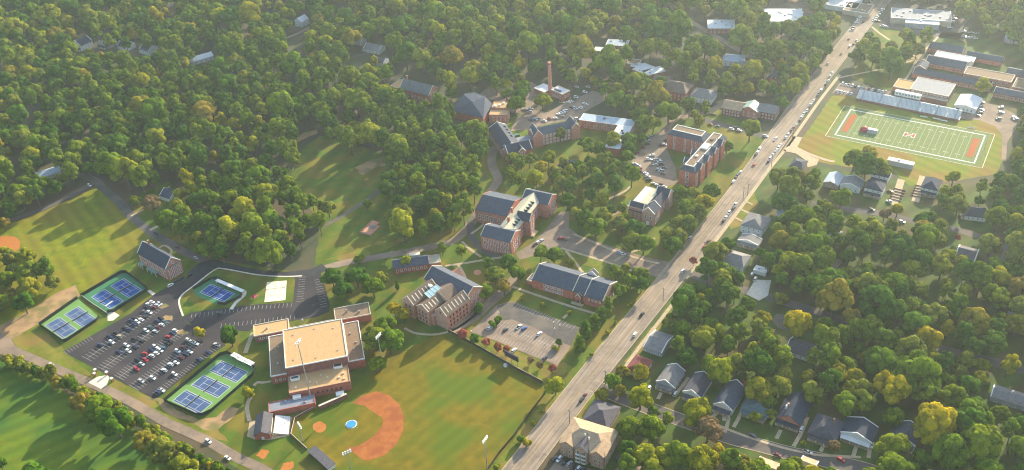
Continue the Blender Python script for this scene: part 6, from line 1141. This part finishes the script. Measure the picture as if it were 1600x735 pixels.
# woods: everywhere except where the photograph shows open ground or buildings
CLEAR = [
 [(-15, 380), (20, 352), (60, 330), (112, 300), (145, 280), (165, 290), (210, 335), (236, 350), (262, 370), (320, 405), (345, 413), (320, 470), (300, 500), (250, 520), (150, 600), (100, 583), (20, 540), (-15, 525), (5, 510), (60, 490), (92, 462), (95, 430), (82, 405), (40, 394), (20, 386), (-15, 388)],
 [(320, 408), (400, 422), (440, 428), (480, 425), (500, 428), (512, 440), (516, 478), (582, 470), (584, 500), (575, 570), (590, 582), (605, 575), (645, 538), (690, 520), (720, 524), (845, 590), (860, 612), (770, 745), (405, 745), (330, 695), (250, 660), (170, 615), (140, 600), (250, 520), (300, 500)],
 [(-20, 560), (30, 590), (100, 635), (180, 680), (275, 745), (-20, 745)], [(-20, 510), (30, 535), (60, 555), (150, 592), (215, 625), (265, 652), (310, 672), (345, 690), (430, 745), (380, 745), (310, 700), (260, 672), (210, 645), (160, 620), (90, 590), (20, 560), (-20, 550)],
 [(720, 515), (740, 492), (775, 470), (798, 452), (826, 450), (832, 412), (852, 412), (905, 425), (955, 450), (945, 483), (960, 500), (920, 560), (890, 600), (845, 602), (720, 532)], [(630, 470), (662, 430), (690, 418), (745, 432), (750, 472), (735, 490), (700, 522), (640, 510)], [(610, 400), (640, 390), (670, 388), (700, 400), (690, 424), (660, 428), (614, 432)],
 [(500, 418), (560, 405), (640, 388), (700, 376), (735, 362), (738, 380), (700, 394), (640, 402), (560, 418), (510, 428)], [(690, 395), (735, 372), (758, 395), (762, 414), (720, 428), (694, 422)], [(746, 312), (800, 298), (868, 298), (874, 330), (845, 372), (808, 396), (752, 386), (730, 372), (728, 345)],
 [(868, 332), (890, 328), (897, 362), (960, 384), (1052, 408), (1042, 442), (1000, 430), (958, 414), (945, 428), (900, 418), (878, 394), (812, 408), (806, 394), (840, 374)],
 [(780, 745), (890, 597), (980, 485), (1032, 430), (1062, 402), (1098, 345), (1138, 300), (1176, 250), (1198, 218), (1242, 160), (1303, 75), (1348, 28), (1365, -5), (1400, -5), (1340, 71), (1306, 112), (1290, 155), (1255, 200), (1250, 240), (1205, 276), (1190, 300), (1185, 325), (1160, 352), (1130, 362), (1104, 392), (1070, 442), (1030, 490), (964, 568), (936, 612), (878, 690), (850, 745)],
 [(1040, 205), (1060, 193), (1137, 206), (1137, 250), (1114, 288), (1060, 291), (1040, 296), (990, 268), (984, 252), (1004, 226), (1042, 190)], [(1132, 225), (1188, 222), (1160, 268), (1125, 290)], [(983, 312), (998, 292), (1030, 290), (1050, 300), (1046, 338), (1022, 354), (984, 342)], [(1020, 350), (1036, 354), (1024, 392), (1008, 398)], [(945, 302), (985, 290), (990, 304), (950, 315)],
 [(768, 198), (795, 186), (830, 186), (900, 183), (908, 222), (885, 234), (830, 242), (800, 248), (772, 240)], [(878, 244), (915, 228), (906, 248), (890, 252)], [(903, 178), (925, 174), (996, 192), (962, 232), (935, 228), (905, 206)], [(800, 205), (806, 184), (815, 172), (836, 155), (828, 132), (870, 124), (895, 142), (935, 142), (952, 150), (930, 166), (910, 182), (826, 202)],
 [(704, 165), (722, 146), (748, 146), (792, 162), (800, 186), (775, 192), (725, 188)], [(612, 126), (635, 113), (688, 133), (683, 154), (640, 154), (615, 140)], [(760, 240), (772, 210), (784, 232), (786, 284), (762, 318), (744, 330), (756, 300)],
 [(458, 288), (470, 250), (492, 224), (520, 240), (560, 250), (600, 248), (600, 262), (588, 290), (560, 325), (536, 342), (520, 320), (480, 296)], [(530, 348), (575, 315), (600, 318), (600, 350), (598, 372), (640, 374), (600, 395), (530, 408), (524, 375)], [(455, 215), (495, 198), (500, 210), (465, 228)],
 [(1195, 262), (1240, 215), (1300, 146), (1345, 126), (1358, 142), (1500, 148), (1530, 152), (1595, 172), (1595, 200), (1575, 222), (1570, 268), (1540, 280), (1480, 284), (1420, 288), (1395, 266), (1330, 258), (1290, 262), (1272, 268), (1225, 268)],
 [(1398, 138), (1412, 110), (1438, 88), (1455, 64), (1470, 50), (1500, 48), (1535, 60), (1600, 78), (1610, 165), (1530, 180), (1495, 150), (1405, 152)], [(1298, 14), (1300, -5), (1360, -5), (1346, 32), (1328, 50)], [(1375, 26), (1390, 0), (1420, 10), (1475, 12), (1498, 24), (1486, 48), (1440, 50), (1380, 48)], [(1300, 120), (1312, 112), (1380, 118), (1400, 138), (1340, 134), (1310, 130)], [(1355, 44), (1385, 44), (1392, 66), (1366, 60)],
 [(1196, 12), (1212, 0), (1262, 6), (1258, 34), (1200, 30)], [(1098, 36), (1128, 28), (1150, 38), (1140, 62), (1108, 64), (1086, 50), (1070, 30)], [(975, 96), (1000, 94), (1042, 108), (1020, 124), (984, 108)], [(1040, 124), (1080, 128), (1082, 152), (1050, 154)], [(1120, 155), (1160, 152), (1216, 166), (1212, 188), (1130, 184)], [(1130, 82), (1162, 90), (1160, 102), (1132, 100)], [(930, 66), (982, 60), (984, 76), (935, 84)], [(1086, 140), (1116, 142), (1114, 160), (1086, 158)], [(1090, 184), (1130, 180), (1150, 196), (1216, 212), (1204, 222), (1100, 200)],
 [(1036, 645), (1060, 652), (1130, 672), (1290, 712), (1345, 718), (1345, 745), (1290, 735), (1220, 718), (1140, 700), (1040, 668)],
 [(1023, 578), (1048, 562), (1074, 566), (1072, 592), (1082, 586), (1112, 592), (1106, 622), (1120, 610), (1148, 592), (1172, 600), (1168, 628), (1210, 632), (1236, 612), (1266, 626), (1262, 655), (1276, 650), (1312, 654), (1366, 660), (1364, 712), (1290, 702), (1136, 668), (1086, 640), (1026, 620)],
 [(868, 695), (905, 648), (915, 628), (968, 636), (966, 690), (950, 745), (860, 745)], [(1138, 318), (1190, 302), (1208, 330), (1200, 366), (1192, 388), (1156, 386), (1158, 352)], [(1288, 272), (1320, 264), (1352, 278), (1346, 304), (1290, 304)], [(1352, 270), (1362, 252), (1400, 258), (1408, 250), (1428, 256), (1420, 280), (1468, 274), (1466, 306), (1430, 330), (1418, 350), (1320, 330), (1320, 318), (1345, 318)],
 [(1490, 350), (1510, 322), (1545, 330), (1530, 360), (1580, 378), (1580, 405), (1500, 392), (1478, 392), (1484, 372)], [(1160, 468), (1165, 432), (1210, 430), (1206, 464)], [(1204, 505), (1214, 486), (1276, 478), (1260, 505), (1245, 524), (1216, 514)], [(1060, 422), (1116, 436), (1110, 448), (1062, 440)], [(1550, 606), (1610, 610), (1610, 645), (1548, 640)], [(1560, 538), (1610, 545), (1610, 590), (1556, 578)], [(1460, 534), (1500, 540), (1498, 560), (1458, 550)], [(1172, 664), (1215, 670), (1210, 690), (1160, 676)],
 [(252, 296), (272, 288), (284, 305), (268, 318), (240, 345), (256, 350), (230, 352), (222, 340)], [(58, 266), (92, 256), (98, 264), (66, 284)], [(112, 60), (146, 56), (150, 72), (245, 70), (246, 84), (220, 86), (116, 78)], [(296, 90), (336, 78), (338, 96), (304, 106)], [(110, 222), (140, 204), (146, 214), (118, 228)], [(544, 92), (560, 76), (598, 66), (606, 80), (606, 100), (580, 102)], [(445, 62), (462, 30), (480, 26), (482, 42), (470, 62)], [(455, 64), (476, 66), (470, 88), (452, 84)], [(1010, 530), (1046, 528), (1050, 545), (1014, 548)], [(1138, 396), (1172, 394), (1176, 416), (1150, 418)], [(986, 562), (1012, 562), (1014, 582), (988, 582)], [(1290, 424), (1306, 402), (1320, 408), (1304, 432)], [(1400, 664), (1430, 664), (1428, 688), (1406, 690)], [(1236, 534), (1270, 532), (1268, 556), (1240, 556)]]
def inside(x, y, poly):
    c = False; n = len(poly); j = n-1
    for i in range(n):
        xi, yi = poly[i]; xj, yj = poly[j]
        if (yi > y) != (yj > y) and x < (xj-xi)*(y-yi)/(yj-yi)+xi: c = not c
        j = i
    return c
BB = [(min(p[0] for p in q), max(p[0] for p in q), min(p[1] for p in q), max(p[1] for p in q), q) for q in CLEAR]
for t in HT:
    if t[3] in ('yellow', 'red', 'brown', 'yshrub', 'column') or t[2] > 8.9:
        q = P(t[0], t[1]); u, v = proj((q.x, q.y, t[2]*1.2*t[5])); w_ = t[2]*FPX/math.sqrt(q.x**2+q.y**2+CAMH**2)*.8
        qq = [(u+w_*math.cos(k*.7854), v+w_*.8*math.sin(k*.7854)) for k in range(8)]
        BB.append((u-w_, u+w_, v-w_, v+w_, qq))
def blocked(x, y): return any(a <= x <= b and c <= y <= d and inside(x, y, q) for a, b, c, d, q in BB)
CV = np.array([p for q in CLEAR for p in q]+[(sum(p[0] for p in q)/len(q), sum(p[1] for p in q)/len(q)) for q in CLEAR])
def crown_hits(x, y, rad, hz, loose=False):
    u, v = proj((x, y, hz))
    w_ = rad*FPX/math.sqrt(x*x+y*y+CAMH**2)*.72
    if not loose and (((CV[:, 0]-u)**2+((CV[:, 1]-v)*1.15)**2) < (w_*.55)**2).any(): return True
    if blocked(u, v) or blocked(*proj((x, y, 0))): return True
    for k in range(6):
        a = k*math.pi/3
        if blocked(u+w_*math.cos(a), v+w_*math.sin(a)*.8): return True
    return False
from collections import defaultdict
GRID = defaultdict(list)
def near(x, y, rad, f):
    ci, cj = int(x//16), int(y//16)
    for i in range(ci-1, ci+2):
        for j in range(cj-1, cj+2):
            for (a, b_, r) in GRID[i, j]:
                if (a-x)**2+(b_-y)**2 < (f*(r+rad))**2: return True
    return False
for t in TREES: GRID[int(t[0]//16), int(t[1]//16)].append(t)
rnd = random.Random(11); SC = []; SP = P(431, 456)
from mathutils import noise
def in_campus(u, v): return inside(u, v, [(560, 430), (640, 380), (740, 200), (820, 240), (1000, 240), (1100, 300), (1080, 400), (960, 520), (780, 470), (640, 520), (560, 560)])
for _ in range(60000):
    x = rnd.uniform(-760, 720); y = rnd.uniform(330, 1400)
    u, v = proj((x, y, 0))
    if not (-70 < u < 1670 and -60 < v < 830): continue
    pn = noise.noise(Vector((x*.012, y*.012, 3.1)))
    wood = inside(u, v, [(120, 120), (300, 60), (560, 100), (760, 190), (770, 300), (700, 390), (520, 420), (330, 400), (250, 300), (140, 250)])
    pine = rnd.random() < (.72 if wood else .18)+pn*.35
    rad = rnd.uniform(5.0, 7.6) if pine else rnd.choice([rnd.uniform(5.5, 8.5), rnd.uniform(7.5, 10.5), rnd.uniform(9.5, 13), rnd.uniform(4.5, 6.5)])
    if v < 130: rad *= 1.25
    elif u < 780: rad *= 1.18
    elif u > 950 and v > 380: rad *= 1.12
    f = .66 if not wood else .62
    if u > 950 and v > 380: f = .58
    if (pn < -.4 or noise.noise(Vector((x*.022, y*.022, 9.7))) < -.42) and rnd.random() < .75: continue
    dx, dy = x-SP.x, y-SP.y; al = dx*math.cos(SUN_AZ)+dy*math.sin(SUN_AZ)
    if 0 < al < 75 and abs(dx*math.sin(SUN_AZ)-dy*math.cos(SUN_AZ)) < 8+rad*.7: continue   # the open strip up-sun of the sand court
    if near(x, y, rad, f): continue
    if in_campus(u, v) and rad > 9: rad *= .72
    hz = rad*1.15 if not pine else rad*2.0
    if crown_hits(x, y, rad, hz, in_campus(u, v)): continue
    key = 'pine' if pine else ('yellow' if rnd.random() < (.09 if u > 1000 and v > 400 else .035) else 'broad')
    GRID[int(x//16), int(y//16)].append((x, y, rad)); SC.append((x, y, rad, key, u, v))
SC.sort(key=lambda t: t[0]**2+t[1]**2)
ZONES = [([(-80, 380), (100, 380), (100, 530), (-80, 530)], 'in the dark clump left of the ball field lawn'), ([(1000, 400), (1700, 400), (1700, 900), (900, 900)], 'in the sunlit woods between the houses at the lower right'), ([(560, 430), (640, 380), (740, 200), (820, 240), (1000, 240), (1140, 300), (1080, 420), (960, 520), (640, 560)], 'on the campus lawns between the brick halls'), ([(1080, 240), (1700, 240), (1700, 400), (1000, 400)], 'in the woods between the avenue and the football field houses'), ([(-80, -80), (780, -80), (780, 440), (-80, 440)], 'in the thick woods of the upper left')]
def zone(u, v):
    for q, s in ZONES:
        if inside(u, v, q): return s
    return 'in the hazy woods towards the top'
cnt = defaultdict(int); rest = []
KL = {'broad': 'green broadleaf tree', 'pine': 'slender green pine', 'yellow': 'yellowing tree'}
CAP = {'broad': 295-sum(1 for t in HT if t[3] == 'broad'), 'pine': 290, 'yellow': 200-sum(1 for t in HT if t[3] == 'yellow')}
LM = [((250, 405), 'the brick lodge'), ((640, 408), 'the brick annex'), ((690, 470), 'the gabled hall'), ((810, 345), 'the great hall'), ((890, 445), 'the long hall'), ((1090, 240), 'the dormitory'), ((1018, 320), 'the library'), ((945, 200), 'the L shaped block'), ((840, 215), 'the collegiate hall'), ((870, 140), 'the boiler house'), ((745, 165), 'the auditorium'), ((650, 133), 'the brick theatre'), ((918, 680), 'the apartment block'), ((1400, 165), 'the football stand'), ((1510, 165), 'the field house'), ((1500, 110), 'the school'), ((1408, 252), 'the white shelter'), ((1048, 588), 'the pale porch house'), ((1140, 619), 'the long gabled house'), ((1241, 640), 'the dark blue house'), ((1343, 672), 'the arched porch house'), ((1252, 543), 'the yellow tree house'), ((1582, 620), 'the long grey house'), ((1181, 346), 'the white two storey house'), ((1378, 275), 'the navy town houses'), ((1448, 288), 'the dark navy house'), ((1524, 331), 'the dark hipped house'), ((266, 303), 'the blue grey cottage'), ((76, 269), 'the long pale blue roof'), ((1058, 136), 'the brick mansion'), ((1174, 168), 'the brick row houses'), ((585, 357), 'the brick terrace'), ((530, 270), 'the meadow'), ((40, 440), 'the field clump'), ((1190, 450), 'the white driveway'), ((1235, 505), 'the grey driveway'), ((1000, 100), 'the bright white roofs'), ((1418, 680), 'the street bend house'), ((1480, 545), 'the cross street'), ((585, 80), 'the upper woods bungalow'), ((315, 89), 'the bright white house'), ((1300, 415), 'the tan driveway'), ((400, 390), 'the white kerb'), ((1430, 400), 'the right hand woods'), ((1330, 560), 'the lower right woods'), ((1127, 38), 'the white office')]
pick = []; clu = defaultdict(list)
for x, y, rad, key, u, v in SC:
    vis = -30 < u < 1630 and -20 < v < 790
    if vis and cnt[key] < CAP[key]:
        cnt[key] += 1; (lx, ly), nm = min(LM, key=lambda l: (l[0][0]-u)**2+(1.6*(l[0][1]-v))**2); du, dv = u-lx, 1.6*(v-ly)
        if du*du+dv*dv > 170**2: lab = (key, zone(u, v))
        else: lab = (key, ('left of ' if du < 0 else 'right of ') + nm if abs(du) > abs(dv) else ('behind ' if dv < 0 else 'in front of ')+nm)
        clu[lab].append((u, x, y, rad, key))
    else: rest.append((x, y, rad, key, rnd.uniform(.88, 1.15)))
for (key, lab), it in clu.items():
    it.sort(); far = lab.startswith('in the') 
    for i, (u, x, y, rad, _) in enumerate(it):
        if far or len(it) > 30: s = '%s %s' % (KL[key], lab)
        elif len(it) == 1: s = '%s standing %s' % (KL[key], lab)
        else: s = '%s, %s from left %s' % (KL[key], NUM[i], lab)
        plant(x, y, rad, key, s, '%s trees %s' % (key, lab), rnd.uniform(.88, 1.15))
def woodland(name, items, key, label):
    """the farther trees of a kind as one object: points that carry copies of the same trees"""
    col = bpy.data.collections.new(name+'_source')
    for i, cm in enumerate(CRN[key]):
        me = cm.copy(); n0 = len(cm.polygons)
        bm = bmesh.new(); bm.from_mesh(cm); tl = bm.faces.layers.float.get('tone'); bm.from_mesh(TRK[KN[key][2]])
        bm.faces.ensure_lookup_table()
        for f in bm.faces[n0:]: f.material_index = 1
        bm.to_mesh(me); bm.free(); me.materials.append(MT['bark'])
        col.objects.link(bpy.data.objects.new('source_tree', me))
    me = bpy.data.meshes.new(name); me.vertices.add(len(items)); me.vertices.foreach_set('co', [c for t in items for c in (t[0], t[1], 0)])
    for an, fn in (('sc', lambda t: t[2]), ('rz', lambda t: rnd.uniform(0, 6.28)), ('hs', lambda t: t[2]*t[4])):
        me.attributes.new(an, 'FLOAT', 'POINT').data.foreach_set('value', [fn(t) for t in items])
    o = bpy.data.objects.new(name, me); C.objects.link(o); tag(o, label, 'woodland', kind='stuff')
    ng = bpy.data.node_groups.new(name, 'GeometryNodeTree'); ng.interface.new_socket('Geometry', in_out='INPUT', socket_type='NodeSocketGeometry'); ng.interface.new_socket('Geometry', in_out='OUTPUT', socket_type='NodeSocketGeometry')
    N = ng.nodes; L = ng.links; gi = N.new('NodeGroupInput'); go = N.new('NodeGroupOutput'); ip = N.new('GeometryNodeInstanceOnPoints'); ci = N.new('GeometryNodeCollectionInfo')
    ci.inputs['Collection'].default_value = col; ci.inputs['Separate Children'].default_value = True; ci.inputs['Reset Children'].default_value = True
    L.new(gi.outputs[0], ip.inputs['Points']); L.new(ci.outputs[0], ip.inputs['Instance']); ip.inputs['Pick Instance'].default_value = True
    def na(nm):
        q = N.new('GeometryNodeInputNamedAttribute'); q.data_type = 'FLOAT'; q.inputs['Name'].default_value = nm; return q.outputs[0]
    cx = N.new('ShaderNodeCombineXYZ'); s = na('sc'); L.new(s, cx.inputs[0]); L.new(s, cx.inputs[1]); L.new(na('hs'), cx.inputs[2]); L.new(cx.outputs[0], ip.inputs['Scale'])
    cr = N.new('ShaderNodeCombineXYZ'); L.new(na('rz'), cr.inputs[2])
    L.new(cr.outputs[0], ip.inputs['Rotation'])
    L.new(ip.outputs[0], go.inputs[0]); md = o.modifiers.new('trees', 'NODES'); md.node_group = ng
for k, nm, lb in (('broad', 'broadleaf_woodland', 'mass of far green broadleaf trees reaching to the top of the picture'), ('pine', 'pine_woodland', 'mass of far pines scattered through the upper woods'), ('yellow', 'yellow_woodland', 'far yellowing trees scattered through the upper woods')):
    it = [t for t in rest if t[3] == k]
    if it: woodland(nm, it, k, lb)
print('TREES', len(SC), dict(cnt), len(rest), 'CARS', NCAR)
# ------------------------------------------------------------------ haze
hm = bpy.data.materials.new('haze'); hm.use_nodes = True; N = hm.node_tree.nodes; N.remove(N['Principled BSDF'])
pv = N.new('ShaderNodeVolumePrincipled'); pv.inputs['Color'].default_value = (0.74, 0.88, 1.0, 1); pv.inputs['Density'].default_value = HAZE; pv.inputs['Anisotropy'].default_value = 0.6
hm.node_tree.links.new(pv.outputs[0], N['Material Output'].inputs['Volume']); MT['haze'] = hm
MB().box(-3000, 3000, -1000, 4900, -1, 445).build('haze', 'haze')['kind'] = 'stuff'
